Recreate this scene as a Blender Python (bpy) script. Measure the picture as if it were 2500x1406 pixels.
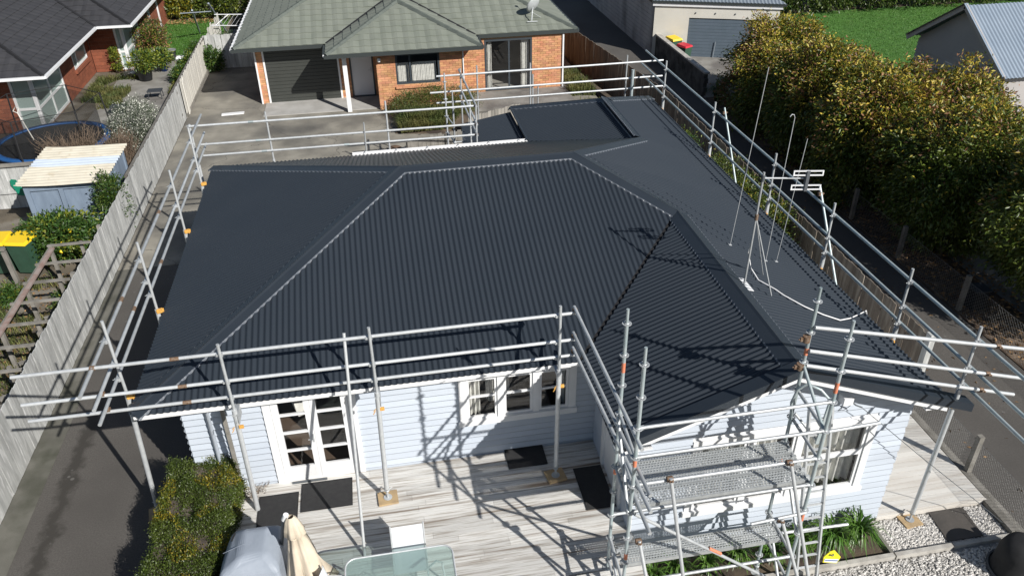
import bpy, bmesh, math, random
import numpy as np
from mathutils import Vector, Matrix
rnd = random.Random(7)
rng = np.random.default_rng(11)
for o in list(bpy.data.objects): bpy.data.objects.remove(o)
scn = bpy.context.scene
COL = scn.collection

# ------------------------------------------------------------------ camera, sky, sun, exposure
CAM = Vector((0.0, -10.8035, 10.8))
YAW, PITCH, ROLL, FPX = .1725, .5648, .01406, 1942.7
cy, sy, cp, sp = math.cos(YAW), math.sin(YAW), math.cos(PITCH), math.sin(PITCH)
fw = Vector((sy*cp, cy*cp, -sp)); rt = Vector((cy, -sy, 0)); dn = fw.cross(rt)
rt2 = rt*math.cos(ROLL) + dn*math.sin(ROLL); dn2 = -rt*math.sin(ROLL) + dn*math.cos(ROLL)
cd = bpy.data.cameras.new('camera'); cam = bpy.data.objects.new('camera', cd); COL.objects.link(cam)
m = Matrix.Identity(4)
for i in range(3):
    m[i][0] = rt2[i]; m[i][1] = -dn2[i]; m[i][2] = -fw[i]; m[i][3] = CAM[i]
cam.matrix_world = m
cd.sensor_width = 36; cd.sensor_fit = 'HORIZONTAL'; cd.lens = FPX/2500*36; cd.clip_end = 500; cd.clip_start = .1
scn.camera = cam
LIGHT = Vector((-.813, 1.178, -1.0)).normalized()
w = bpy.data.worlds.new('World'); scn.world = w; w.use_nodes = True
nt = w.node_tree; sky = nt.nodes.new('ShaderNodeTexSky'); sky.sky_type = 'NISHITA'; sky.sun_disc = False
sky.sun_elevation = math.radians(34.9); sky.sun_rotation = math.atan2(.813, -1.178)
sky.air_density = 1.0; sky.dust_density = .6; sky.ozone_density = 1.0
bg = nt.nodes['Background']; nt.links.new(sky.outputs[0], bg.inputs[0]); bg.inputs[1].default_value = .055
sd = bpy.data.lights.new('sun', 'SUN'); sd.energy = 4.8; sd.angle = math.radians(.53); sd.color = (1, .965, .91)
sun = bpy.data.objects.new('sun', sd); COL.objects.link(sun); sun.rotation_euler = LIGHT.to_track_quat('-Z', 'Y').to_euler()
sun.location = (20, -30, 30)
vs = scn.view_settings; vs.view_transform = 'Standard'; vs.look = 'None'; vs.exposure = 0.33; vs.gamma = 1; vs.use_curve_mapping = False
scn.cycles.max_bounces = 8; scn.cycles.transparent_max_bounces = 24; scn.cycles.caustics_reflective = False; scn.cycles.caustics_refractive = False

# ------------------------------------------------------------------ helpers
def new(o): COL.objects.link(o); return o
def tag(o, label, cat, group=None):
    o['label'] = label; o['category'] = cat
    if group: o['group'] = group
    return o
def thing(name, label, cat, loc=(0, 0, 0), group=None):
    o = bpy.data.objects.new(name, None); o.empty_display_size = .1; o.location = loc; new(o)
    return tag(o, label, cat, group)
def par(o, p):
    if p is None: return o
    o.parent = p
    if p.type == 'EMPTY': o.matrix_parent_inverse = Matrix.Translation(-Vector(p.location))
    else:
        o.matrix_parent_inverse = p.matrix_basis.inverted()
    return o
class MB:
    def __init__(s): s.v = []; s.f = []; s.sm = []
    def add(s, vs_, fs, smooth=False):
        b = len(s.v); s.v.extend([tuple(p) for p in vs_]); s.f.extend([tuple(i+b for i in f) for f in fs]); s.sm.extend([smooth]*len(fs)); return s
    def box(s, x0, x1, y0, y1, z0, z1):
        return s.hexa([(x0,y0,z0),(x1,y0,z0),(x1,y1,z0),(x0,y1,z0),(x0,y0,z1),(x1,y0,z1),(x1,y1,z1),(x0,y1,z1)])
    def hexa(s, p): return s.add(p, [(3,2,1,0),(4,5,6,7),(0,1,5,4),(1,2,6,5),(2,3,7,6),(3,0,4,7)])
    def obox(s, c, ax, ay, az):
        c, ax, ay, az = map(Vector, (c, ax, ay, az))
        return s.hexa([c-ax-ay-az, c+ax-ay-az, c+ax+ay-az, c-ax+ay-az, c-ax-ay+az, c+ax-ay+az, c+ax+ay+az, c-ax+ay+az])
    def bar(s, p, q, wd, ht, up=(0,0,1)):
        p, q, up = Vector(p), Vector(q), Vector(up); d = (q-p); l = d.length; d.normalize(); sd_ = d.cross(up).normalized(); u2 = sd_.cross(d)
        return s.obox((p+q)/2, d*(l/2), sd_*(wd/2), u2*(ht/2))
    def tube(s, pts, r, n=10, caps=True):
        pts = [Vector(p) for p in pts]; rs = r if isinstance(r, (list, tuple)) else [r]*len(pts); rings = []; vv = []
        ref = None
        for i, p in enumerate(pts):
            d = (pts[min(i+1, len(pts)-1)] - pts[max(i-1, 0)]).normalized()
            if ref is None: ref = Vector((0,0,1)) if abs(d.z) < .9 else Vector((1,0,0))
            a = d.cross(ref).normalized(); ref = a.cross(d).normalized(); b = ref
            rings.append(len(vv)); vv += [p + a*(rs[i]*math.cos(2*math.pi*k/n)) + b*(rs[i]*math.sin(2*math.pi*k/n)) for k in range(n)]
        fs = [(rings[i]+k, rings[i]+(k+1)%n, rings[i+1]+(k+1)%n, rings[i+1]+k) for i in range(len(pts)-1) for k in range(n)]
        s.add(vv, fs, True)
        if caps:
            s.add(vv[:n], [tuple(range(n))]); s.add(vv[-n:], [tuple(range(n-1, -1, -1))])
        return s
    def lathe(s, c, prof, n=16, smooth=True):
        c = Vector(c); vv = [c + Vector((r*math.cos(2*math.pi*k/n), r*math.sin(2*math.pi*k/n), z)) for r, z in prof for k in range(n)]
        fs = [(i*n+k, i*n+(k+1)%n, (i+1)*n+(k+1)%n, (i+1)*n+k) for i in range(len(prof)-1) for k in range(n)]
        return s.add(vv, fs, smooth)
    def poly(s, pts): return s.add(pts, [tuple(range(len(pts)))])
    def mesh(s, name):
        me = bpy.data.meshes.new(name); me.from_pydata(s.v, [], s.f)
        if any(s.sm): me.polygons.foreach_set('use_smooth', s.sm)
        me.update(); return me
    def build(s, name, mat_, parent=None, kind=None, fixn=True):
        me = s.mesh(name)
        if fixn:
            bm = bmesh.new(); bm.from_mesh(me); bmesh.ops.recalc_face_normals(bm, faces=bm.faces); bm.to_mesh(me); bm.free()
        me.materials.append(mat_)
        o = new(bpy.data.objects.new(name, me)); par(o, parent)
        if kind: o['kind'] = kind
        return o
def inst(name, me, mtx, parent):
    o = new(bpy.data.objects.new(name, me)); o.matrix_basis = mtx; par(o, parent)
    return o
def struct(o): o['kind'] = 'structure'; return o
def tubeobj(name, p, q, r, mat_, parent, n=10): return MB().tube([p, q], r, n).build(name, mat_, parent, fixn=False)

# ------------------------------------------------------------------ materials
MATS = {}
def mat(name, c1, c2=None, scale=4, rough=.6, metal=0, bump=0, bscale=60, isl=0, objr=0, spec=.5, stretch=(1,1,1), detail=6, c3=None, s3=.6, thr=(.35,.65), transl=None, rvar=0, thr3=(.5,.62), hue=0):
    mt = bpy.data.materials.new(name); mt.use_nodes = True; N = mt.node_tree.nodes; L = mt.node_tree.links
    b = N['Principled BSDF']; b.inputs['Roughness'].default_value = rough; b.inputs['Metallic'].default_value = metal; b.inputs['Specular IOR Level'].default_value = spec
    geo = N.new('ShaderNodeNewGeometry'); mp = N.new('ShaderNodeVectorMath'); mp.operation = 'MULTIPLY'; mp.inputs[1].default_value = stretch
    L.new(geo.outputs['Position'], mp.inputs[0])
    def noise(sc, det=detail, off=0):
        n = N.new('ShaderNodeTexNoise'); n.inputs['Scale'].default_value = sc; n.inputs['Detail'].default_value = det
        if off:
            a = N.new('ShaderNodeVectorMath'); a.operation = 'ADD'; a.inputs[1].default_value = (off, off*.7, off*1.3); L.new(mp.outputs[0], a.inputs[0]); L.new(a.outputs[0], n.inputs['Vector'])
        else: L.new(mp.outputs[0], n.inputs['Vector'])
        return n
    def ramp(src, t):
        r = N.new('ShaderNodeMapRange'); r.inputs['From Min'].default_value = t[0]; r.inputs['From Max'].default_value = t[1]; L.new(src, r.inputs[0]); return r.outputs[0]
    def mix(f, a, c):
        x = N.new('ShaderNodeMix'); x.data_type = 'RGBA'; L.new(f, x.inputs[0])
        for i, q in ((6, a), (7, c)):
            if isinstance(q, tuple): x.inputs[i].default_value = (*q[:3], 1)
            else: L.new(q, x.inputs[i])
        return x.outputs[2]
    rgb = N.new('ShaderNodeRGB'); rgb.outputs[0].default_value = (*c1, 1); cur = rgb.outputs[0]
    if c2: cur = mix(ramp(noise(scale).outputs['Fac'], thr), cur, c2)
    if c3: cur = mix(ramp(noise(s3, 8, 13).outputs['Fac'], thr3), cur, c3)
    src = None
    if isl: src = (geo.outputs['Random Per Island'], isl)
    if objr:
        oi = N.new('ShaderNodeObjectInfo'); src = (oi.outputs['Random'], objr)
    if src:
        r = N.new('ShaderNodeMapRange'); r.inputs['To Min'].default_value = 1-src[1]; r.inputs['To Max'].default_value = 1+src[1]; L.new(src[0], r.inputs[0])
        h = N.new('ShaderNodeHueSaturation'); L.new(r.outputs[0], h.inputs['Value']); L.new(cur, h.inputs['Color'])
        if hue:
            q = N.new('ShaderNodeMath'); q.operation = 'MULTIPLY'; q.inputs[1].default_value = 7.31; q2 = N.new('ShaderNodeMath'); q2.operation = 'FRACT'
            L.new(src[0], q.inputs[0]); L.new(q.outputs[0], q2.inputs[0]); r2 = N.new('ShaderNodeMapRange'); r2.inputs['To Min'].default_value = .5-hue; r2.inputs['To Max'].default_value = .5+hue
            L.new(q2.outputs[0], r2.inputs[0]); L.new(r2.outputs[0], h.inputs['Hue'])
        cur = h.outputs[0]
    L.new(cur, b.inputs['Base Color'])
    if rvar:
        L.new(mixf(N, L, noise(scale*2.3, 4, 5).outputs['Fac'], rough-rvar, rough+rvar), b.inputs['Roughness'])
    if bump:
        bp = N.new('ShaderNodeBump'); bp.inputs['Strength'].default_value = min(1, bump); bp.inputs['Distance'].default_value = .01
        L.new(noise(bscale, 4, 3).outputs['Fac'], bp.inputs['Height']); L.new(bp.outputs[0], b.inputs['Normal'])
    if transl:
        tr = N.new('ShaderNodeBsdfTranslucent'); L.new(cur, tr.inputs[0]); ms = N.new('ShaderNodeMixShader'); ms.inputs[0].default_value = transl
        L.new(b.outputs[0], ms.inputs[1]); L.new(tr.outputs[0], ms.inputs[2]); L.new(ms.outputs[0], N['Material Output'].inputs[0])
    MATS[name] = mt; return mt
def mixf(N, L, f, a, b):
    r = N.new('ShaderNodeMapRange'); r.inputs['To Min'].default_value = a; r.inputs['To Max'].default_value = b; L.new(f, r.inputs[0]); return r.outputs[0]
def glassmat(name, tint=(1,1,1), rough=.0, base=0.0, frost=0):
    mt = bpy.data.materials.new(name); mt.use_nodes = True; N = mt.node_tree.nodes; L = mt.node_tree.links; N.remove(N['Principled BSDF'])
    t = N.new('ShaderNodeBsdfTransparent'); t.inputs[0].default_value = (*tint, 1); g = N.new('ShaderNodeBsdfGlossy'); g.inputs['Roughness'].default_value = rough
    lw = N.new('ShaderNodeLayerWeight'); pw = N.new('ShaderNodeMath'); pw.operation = 'POWER'; pw.inputs[1].default_value = 4.0; L.new(lw.outputs['Facing'], pw.inputs[0])
    fr = N.new('ShaderNodeMapRange'); fr.inputs['To Min'].default_value = .05; fr.inputs['To Max'].default_value = .9; L.new(pw.outputs[0], fr.inputs[0]); ms = N.new('ShaderNodeMixShader'); L.new(fr.outputs[0], ms.inputs[0]); L.new(t.outputs[0], ms.inputs[1]); L.new(g.outputs[0], ms.inputs[2])
    out = ms.outputs[0]
    if frost:
        d = N.new('ShaderNodeBsdfDiffuse'); d.inputs[0].default_value = (.55,.66,.64,1); m2 = N.new('ShaderNodeMixShader'); m2.inputs[0].default_value = frost; L.new(out, m2.inputs[1]); L.new(d.outputs[0], m2.inputs[2]); out = m2.outputs[0]
    L.new(out, N['Material Output'].inputs[0]); MATS[name] = mt; return mt

mat('roof_steel', (.0255,.0325,.042), (.0275,.0345,.044), .7, .42, spec=.42)
mat('roof_cap', (.0235,.0305,.040), (.0265,.0335,.043), 2, .40, spec=.42)
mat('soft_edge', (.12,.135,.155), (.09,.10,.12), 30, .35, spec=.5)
mat('old_concrete', (.15,.145,.125), (.10,.097,.082), 1.5, .95, bump=.6, bscale=60, c3=(.06,.062,.045), s3=1.2, thr3=(.5,.68))
mat('white_paint', (.76,.765,.775), (.70,.705,.71), 3, .5, bump=.15, bscale=40)
mat('weatherboard', (.475,.52,.58), (.44,.485,.55), 1.2, .55, bump=.2, bscale=30, objr=.035, stretch=(.5,1,3), c3=(.385,.42,.47), s3=.9, thr3=(.55,.8))
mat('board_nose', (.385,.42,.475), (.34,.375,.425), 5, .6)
mat('galv', (.50,.52,.53), (.41,.43,.44), 9, .42, metal=.3, rvar=.1, bump=.1, bscale=90, objr=.12)
mat('galv_green', (.34,.41,.42), (.43,.48,.49), 7, .45, metal=.3, rvar=.1, objr=.1)
mat('alu', (.60,.62,.63), (.52,.54,.55), 12, .40, metal=.3, objr=.08)
mat('galv_plank', (.52,.54,.54), (.44,.46,.46), 14, .5, metal=.5, bump=.1)
mat('rust', (.16,.085,.045), (.26,.20,.15), 40, .7, metal=.3)
mat('orange_tape', (.75,.20,.09), (.55,.25,.16), 60, .6)
mat('clamp_yellow', (.78,.45,.10), (.6,.3,.07), 40, .5)
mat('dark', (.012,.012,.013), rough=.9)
mat('room_wall', (.20,.19,.18), rough=.9)
mat('room_floor', (.10,.07,.05), rough=.7)
mat('curtain', (.62,.62,.58), (.5,.5,.47), 8, .8)
mat('deck_wood', (.62,.61,.585), (.36,.33,.29), 2.6, .75, bump=.5, bscale=26, stretch=(.55,13,9), objr=.13, thr=(.48,.68), c3=(.20,.155,.115), s3=.8, thr3=(.53,.70), detail=10)
mat('deck_right', (.60,.58,.54), (.47,.43,.38), 2.0, .75, bump=.4, bscale=24, stretch=(.3,5,5), objr=.10, thr=(.42,.75))
mat('asphalt', (.072,.066,.060), (.125,.116,.105), 38, .9, bump=.8, bscale=120, c3=(.070,.064,.058), s3=.5, thr3=(.42,.75), thr=(.3,.72), detail=3)
mat('concrete', (.30,.28,.235), (.185,.172,.145), 1.1, .9, bump=.5, bscale=80, detail=14, c3=(.105,.10,.09), s3=.42, thr3=(.47,.66))
mat('porch_concrete', (.42,.41,.39), (.34,.33,.31), 2, .85)
mat('patio_concrete', (.27,.26,.24), (.20,.19,.17), 1.6, .9, bump=.3, bscale=60, c3=(.14,.13,.12), s3=.7)
mat('paved_grey', (.22,.215,.20), (.17,.165,.155), .8, .9, bump=.2)
mat('soil', (.07,.052,.038), (.12,.09,.06), 3, .95, bump=1, bscale=30, c3=(.04,.03,.024), s3=1.1)
mat('litter', (.11,.075,.05), (.06,.042,.03), 6, .95, bump=1, bscale=22, c3=(.17,.12,.08), s3=2.5)
mat('yard_soil', (.15,.125,.09), (.09,.075,.055), 1.7, .95, bump=1, bscale=18, c3=(.20,.18,.15), s3=.9)
mat('lawn', (.065,.17,.022), (.05,.135,.018), 2.5, .8, bump=.8, bscale=40)
mat('grass_blade', (.075,.20,.028), (.10,.20,.03), 2, .6, isl=.25, transl=.3)
mat('dry_grass', (.17,.16,.05), (.08,.12,.03), 1.5, .7, isl=.4, transl=.3)
mat('fence_pale', (.46,.465,.45), (.33,.335,.325), 3.0, .85, bump=.4, bscale=30, stretch=(3,3,.5), objr=.16, c3=(.58,.58,.57), s3=5, thr3=(.55,.7))
mat('fence_white', (.66,.64,.58), (.54,.52,.47), 3.0, .8, bump=.3, bscale=30, stretch=(3,3,.5), objr=.08)
mat('fence_brown', (.19,.155,.12), (.13,.105,.083), 3.0, .9, bump=.4, bscale=30, stretch=(3,3,.4), objr=.2, c3=(.26,.23,.19), s3=2.5, thr3=(.5,.7))
mat('fence_brown2', (.30,.28,.25), (.2,.19,.165), 3.0, .9, bump=.4, bscale=30, stretch=(3,3,.4), objr=.2)
mat('old_wood', (.25,.235,.21), (.16,.15,.13), 4, .9, bump=.5, bscale=40, objr=.12)
mat('rail_wood', (.17,.16,.14), (.11,.10,.09), 4, .9, bump=.5, bscale=40)
mat('red_wood', (.26,.17,.14), (.32,.26,.23), 6, .85)
mat('pad_wood', (.46,.33,.18), (.36,.26,.15), 8, .8, bump=.3)
mat('brick_red', (.24,.075,.038), (.20,.06,.03), 5, .85, bump=.3, bscale=70, isl=.16, objr=0)
mat('brick_red_o', (.24,.075,.038), (.20,.06,.03), 5, .85, bump=.3, bscale=70, objr=.16)
mat('mortar_red', (.36,.22,.15), rough=.9)
mat('brick_orange', (.55,.285,.15), (.46,.215,.105), 3, .85, bump=.3, bscale=70, isl=.22, hue=.012)
mat('mortar_tan', (.42,.29,.18), rough=.9)
mat('tile_green', (.19,.205,.172), (.168,.184,.152), 1.5, .75, bump=.3, bscale=50, objr=.05)
mat('tile_green_s', (.19,.205,.172), (.168,.184,.152), 1.5, .75, bump=.3, bscale=50, isl=.03)
mat('tile_cap', (.10,.115,.10), (.075,.088,.078), 4, .75, bump=.2)
mat('tile_dark', (.040,.040,.044), (.032,.032,.036), 3, .8, bump=.3, bscale=60, objr=.08)
mat('tile_dark_s', (.040,.040,.044), (.032,.032,.036), 3, .8, bump=.3, bscale=60, isl=.08)
mat('cap_dark', (.014,.014,.016), rough=.8)
mat('gutter_dark', (.035,.042,.042), rough=.5)
mat('garage_dark', (.045,.048,.043), (.04,.043,.038), 2, .5)
mat('frame_dark', (.045,.055,.065), rough=.4)
mat('door_white', (.68,.69,.71), rough=.45)
mat('blockwall', (.50,.50,.50), (.40,.40,.41), 1.6, .85, bump=.4, bscale=20, c3=(.22,.22,.22), s3=.9, stretch=(1,1,.5), thr3=(.55,.72))
mat('cream_wall', (.63,.61,.55), (.58,.56,.50), 1.5, .8, bump=.2, bscale=20)
mat('garage_blue', (.10,.13,.165), (.09,.12,.15), 3, .5)
mat('garage_roof', (.34,.38,.42), (.29,.33,.37), 2, .45, metal=.3)
mat('stone_dark', (.055,.052,.05), (.12,.12,.11), 2, .9, bump=1, bscale=18, c3=(.03,.03,.028), s3=1.5)
mat('house_blue_roof', (.30,.36,.43), (.26,.32,.39), 1, .45, metal=.2)
mat('house_grey_wall', (.42,.40,.39), (.38,.36,.35), 1, .8)
mat('cream_roof', (.60,.56,.46), (.53,.49,.40), 2.5, .6, c3=(.46,.40,.30), s3=3.5, thr3=(.56,.72))
mat('blue_roof_sheet', (.52,.58,.66), (.47,.53,.61), 3, .5)
mat('shed_blue', (.20,.255,.33), (.155,.20,.265), 3, .75, bump=.2, stretch=(2,2,.5))
mat('bin_green', (.035,.085,.055), (.03,.07,.045), 4, .5)
mat('bin_yellow', (.80,.55,.02), rough=.45)
mat('bin_red', (.55,.02,.04), rough=.45)
mat('trampoline_blue', (.012,.085,.26), (.01,.065,.2), 4, .6)
mat('black_rubber', (.014,.014,.015), (.02,.02,.021), 12, .85, bump=.5, bscale=200)
mat('rib_mat', (.022,.022,.024), (.03,.03,.031), 12, .9, bump=.8, bscale=160)
mat('charcoal_pot', (.045,.05,.058), rough=.55)
mat('grey_pot', (.20,.21,.21), rough=.7)
mat('white_plastic', (.75,.76,.77), rough=.5)
mat('cover_grey', (.30,.335,.39), (.26,.295,.345), 3, .55, bump=1.0, bscale=5)
mat('canvas', (.62,.54,.43), (.55,.475,.37), 6, .85, bump=.2, bscale=30)
mat('sling_white', (.62,.64,.67), rough=.8)
mat('pole_grey', (.09,.10,.11), rough=.5)
mat('gravel_stone', (.60,.58,.55), (.46,.44,.41), 14, .8, isl=.25)
mat('gravel_bed', (.40,.385,.36), (.28,.27,.25), 40, .9, bump=1, bscale=70)
mat('slate_paver', (.085,.075,.066), (.06,.054,.048), 4, .8, bump=.4)
mat('kerb_stone', (.48,.46,.42), (.33,.31,.28), 5, .9, bump=.4)
mat('wire', (.30,.30,.29), rough=.5, metal=.6)
mat('mesh_black', (.012,.012,.012), rough=.9)
mat('bark', (.11,.09,.07), (.07,.055,.045), 8, .9, bump=.8, bscale=25)
mat('twig', (.20,.145,.10), (.15,.11,.08), 8, .9)
mat('leaf_tree', (.065,.105,.014), (.10,.13,.018), 1.2, .42, isl=.45, transl=.15, hue=.015)
mat('leaf_gold', (.46,.35,.045), (.32,.28,.035), 2.0, .45, isl=.45, transl=.2, hue=.012)
mat('leaf_bronze', (.27,.125,.06), (.19,.10,.05), 3, .5, isl=.45, transl=.15)
mat('leaf_hedge', (.055,.085,.016), (.085,.115,.02), 2.4, .38, isl=.5, transl=.2)
mat('leaf_hedge_gold', (.30,.23,.02), (.19,.19,.02), 3, .4, isl=.4, transl=.3)
mat('leaf_green', (.035,.085,.018), (.06,.115,.02), 2, .45, isl=.45, transl=.28)
mat('leaf_lime', (.26,.28,.03), (.15,.2,.03), 3, .45, isl=.4, transl=.35)
mat('leaf_grey', (.10,.12,.08), (.06,.085,.045), 4, .6, isl=.5, transl=.2)
mat('petal_white', (.62,.63,.55), rough=.7)
mat('leaf_strap', (.06,.15,.018), (.10,.19,.03), 3, .38, isl=.4, transl=.25)
mat('leaf_dead', (.30,.17,.07), (.2,.12,.05), 5, .8, isl=.5)
mat('lemon', (.85,.62,.03), rough=.45)
mat('tag_yellow', (.80,.72,.03), rough=.5)
mat('tag_white', (.75,.76,.78), rough=.5)
mat('tag_blue', (.03,.10,.30), rough=.5)
mat('green_paint', (.0,.22,.13), (.01,.17,.10), 8, .6)
mat('blue_pot', (.03,.08,.30), rough=.4)
mat('terracotta', (.35,.13,.05), rough=.8)
mat('cable_white', (.78,.78,.78), rough=.5)
mat('dish_grey', (.42,.44,.45), rough=.5)
mat('lino', (.30,.29,.26), rough=.6)
mat('tape_yellow', (.72,.58,.02), rough=.5)
glassmat('glass'); glassmat('glass_frost', (.80,.88,.86), .08, frost=.20)
glassmat('glass_pale', (.85,.95,.92), frost=.35)
M = MATS

# ------------------------------------------------------------------ geometry tools
def clip_poly(poly, a, b, c):            # keep a*u+b*v<=c
    out = []
    for i in range(len(poly)):
        p, q = poly[i], poly[(i+1) % len(poly)]; dp, dq = a*p[0]+b*p[1]-c, a*q[0]+b*q[1]-c
        if dp <= 0: out.append(p)
        if dp*dq < 0:
            t = dp/(dp-dq); out.append((p[0]+t*(q[0]-p[0]), p[1]+t*(q[1]-p[1])))
    return out
def clip_convex(poly, conv):             # conv CCW
    for i in range(len(conv)):
        p, q = conv[i], conv[(i+1) % len(conv)]; ex, ey = q[0]-p[0], q[1]-p[1]
        poly = clip_poly(poly, ey, -ex, ey*p[0]-ex*p[1])
        if len(poly) < 3: return []
    return poly
def area(p): return .5*sum(p[i][0]*p[(i+1)%len(p)][1]-p[(i+1)%len(p)][0]*p[i][1] for i in range(len(p)))
class Plane:
    """roof plane from 3D polygon; u = along the eave (first edge), v = up the slope"""
    def __init__(s, pts):
        s.P = [Vector(p) for p in pts]; s.o = s.P[0]; s.u = (s.P[1]-s.P[0]).normalized()
        n = Vector((0,0,0))
        for i in range(1, len(s.P)-1): n += (s.P[i]-s.o).cross(s.P[i+1]-s.o)
        n.normalize()
        if n.z < 0: n = -n
        s.n = n; s.v = n.cross(s.u).normalized()
        if (sum((p for p in s.P), Vector())/len(s.P)-s.o).dot(s.v) < 0: s.u = -s.u; s.v = n.cross(s.u).normalized()
        s.uv = [((p-s.o).dot(s.u), (p-s.o).dot(s.v)) for p in s.P]
        if area(s.uv) < 0: s.uv = s.uv[::-1]
    def at(s, u, v, h=0): return s.o + s.u*u + s.v*v + s.n*h
    def span(s, u):
        vs_ = []
        for i in range(len(s.uv)):
            p, q = s.uv[i], s.uv[(i+1) % len(s.uv)]
            if (p[0]-u)*(q[0]-u) <= 0 and abs(p[0]-q[0]) > 1e-9:
                t = (u-p[0])/(q[0]-p[0]); vs_.append(p[1]+t*(q[1]-p[1]))
        return (min(vs_), max(vs_)) if len(vs_) >= 2 else None
    def corr(s, u, pitch, amp): return amp*math.cos(2*math.pi*u/pitch)
    def sheet(s, name, mat_, parent, pitch=.1, amp=.0135, sub=8, over=0.0, lift=.012):
        us = [p[0] for p in s.uv]; u0, u1 = min(us), max(us); st = pitch/sub; n = int((u1-u0)/st)
        ul = [u0+1e-4] + [u0+st*k for k in range(1, n+1) if u0+st*k < u1-1e-3] + [u1-1e-4]
        vv = []; prev = None; fs = []
        for u in ul:
            sp_ = s.span(u)
            if sp_ is None: prev = None; continue
            h = s.corr(u, pitch, amp)+lift; b = len(vv); lo, hi = sp_
            if lo < 1e-3: lo -= over
            vv += [s.at(u, lo, h), s.at(u, hi, h)]
            if prev is not None: fs.append((prev, b, b+1, prev+1))
            prev = b
        me = MB().add(vv, fs, True); return me.build(name, mat_, parent, fixn=False)
def cap(name, A, B, pls, mat_, parent, wd=.2, pitch=.1, amp=.0135, lift=.012):
    """ridge or hip capping lying on two planes, soft edge dressed down into the corrugations"""
    A, B = Vector(A), Vector(B); d = (B-A).normalized(); L = (B-A).length; mb = MB(); se = MB(); n = max(2, int(L/.0125))
    for pl in pls:
        s = pl.n.cross(d).normalized()
        cen = sum((p for p in pl.P), Vector())/len(pl.P)
        if (cen-A).dot(s) < 0: s = -s
        vv = []; fs = []
        for k in range(n+1):
            c = A + d*(L*k/n); e = c + s*wd; u = (e-pl.o).dot(pl.u)
            h = pl.corr(u, pitch, amp)
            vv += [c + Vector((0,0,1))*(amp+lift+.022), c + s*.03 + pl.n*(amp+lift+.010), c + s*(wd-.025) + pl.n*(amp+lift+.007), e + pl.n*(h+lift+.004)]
        for k in range(n):
            for j in range(2):
                b = k*4+j; fs.append((b, b+1, b+5, b+4))
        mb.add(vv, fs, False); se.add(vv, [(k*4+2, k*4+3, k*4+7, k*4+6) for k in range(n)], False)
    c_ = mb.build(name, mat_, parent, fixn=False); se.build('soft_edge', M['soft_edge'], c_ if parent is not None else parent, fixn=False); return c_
def cutrects(x0, x1, z0, z1, holes):
    """split a horizontal strip around openings -> x segments"""
    segs = [(x0, x1)]
    for hx0, hx1, hz0, hz1 in holes:
        if hz0 < z1-1e-4 and hz1 > z0+1e-4:
            ns = []
            for a, b in segs:
                if hx1 <= a or hx0 >= b: ns.append((a, b)); continue
                if hx0 > a: ns.append((a, hx0))
                if hx1 < b: ns.append((hx1, b))
            segs = ns
    return [s for s in segs if s[1]-s[0] > .02]
def wall_panels(P0, ud, x0, x1, z0, z1, holes, nd, th=.1):
    """solid wall with openings: list of hexa boxes. P0 origin, ud horizontal dir, nd outward normal"""
    mb = MB(); P0, ud, nd = Vector(P0), Vector(ud), Vector(nd)
    zs = sorted({z0, z1, *[h[2] for h in holes if z0 < h[2] < z1], *[h[3] for h in holes if z0 < h[3] < z1]})
    for a, b in zip(zs[:-1], zs[1:]):
        for s0, s1 in cutrects(x0, x1, a, b, holes):
            c = P0 + ud*((s0+s1)/2) - nd*(th/2); c.z = (a+b)/2
            mb.obox(c, ud*((s1-s0)/2), nd*(th/2), Vector((0,0,(b-a)/2)))
    return mb
def boards(P0, ud, nd, x0, x1, z0, z1, holes, mat_, parent, ex=.135, topf=None):
    """lapped weatherboards, one object per board length"""
    P0, ud, nd = Vector(P0), Vector(ud), Vector(nd); z = z0
    while z < z1-.02:
        zt = min(z+ex, z1)
        for s0, s1 in cutrects(x0, x1, z, zt, holes):
            a0, a1, b0, b1 = s0, s1, s0, s1
            if topf:
                r0 = topf(z); r1 = topf(zt)
                if r0 is None: continue
                a0, a1 = max(s0, r0[0]), min(s1, r0[1])
                if r1 is None: r1 = ((r0[0]+r0[1])/2,)*2
                b0, b1 = max(s0, r1[0]), min(s1, r1[1])
                if a1-a0 < .05: continue
                if b1 < b0: b0 = b1 = (a0+a1)/2
            g = .0015
            p = []
            for (xa, zz, out) in ((a0+g, z, .034), (a1-g, z, .034), (a1-g, z+.022, .044), (a0+g, z+.022, .044), (b1-g, zt+.012, .006), (b0+g, zt+.012, .006)):
                q = P0 + ud*xa; q.z = zz; p.append((q+nd*out, q))
            o_ = MB().add([p[0][0],p[1][0],p[2][0],p[3][0],p[4][0],p[5][0],p[0][1],p[1][1],p[4][1],p[5][1]], [(0,1,2,3),(3,2,4,5),(5,4,8,9),(6,7,1,0),(9,8,7,6),(0,3,5,9,6),(1,7,8,4,2)]).build('weatherboard', mat_, parent)
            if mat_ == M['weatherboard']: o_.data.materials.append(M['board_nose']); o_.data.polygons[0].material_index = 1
        z = zt
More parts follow.
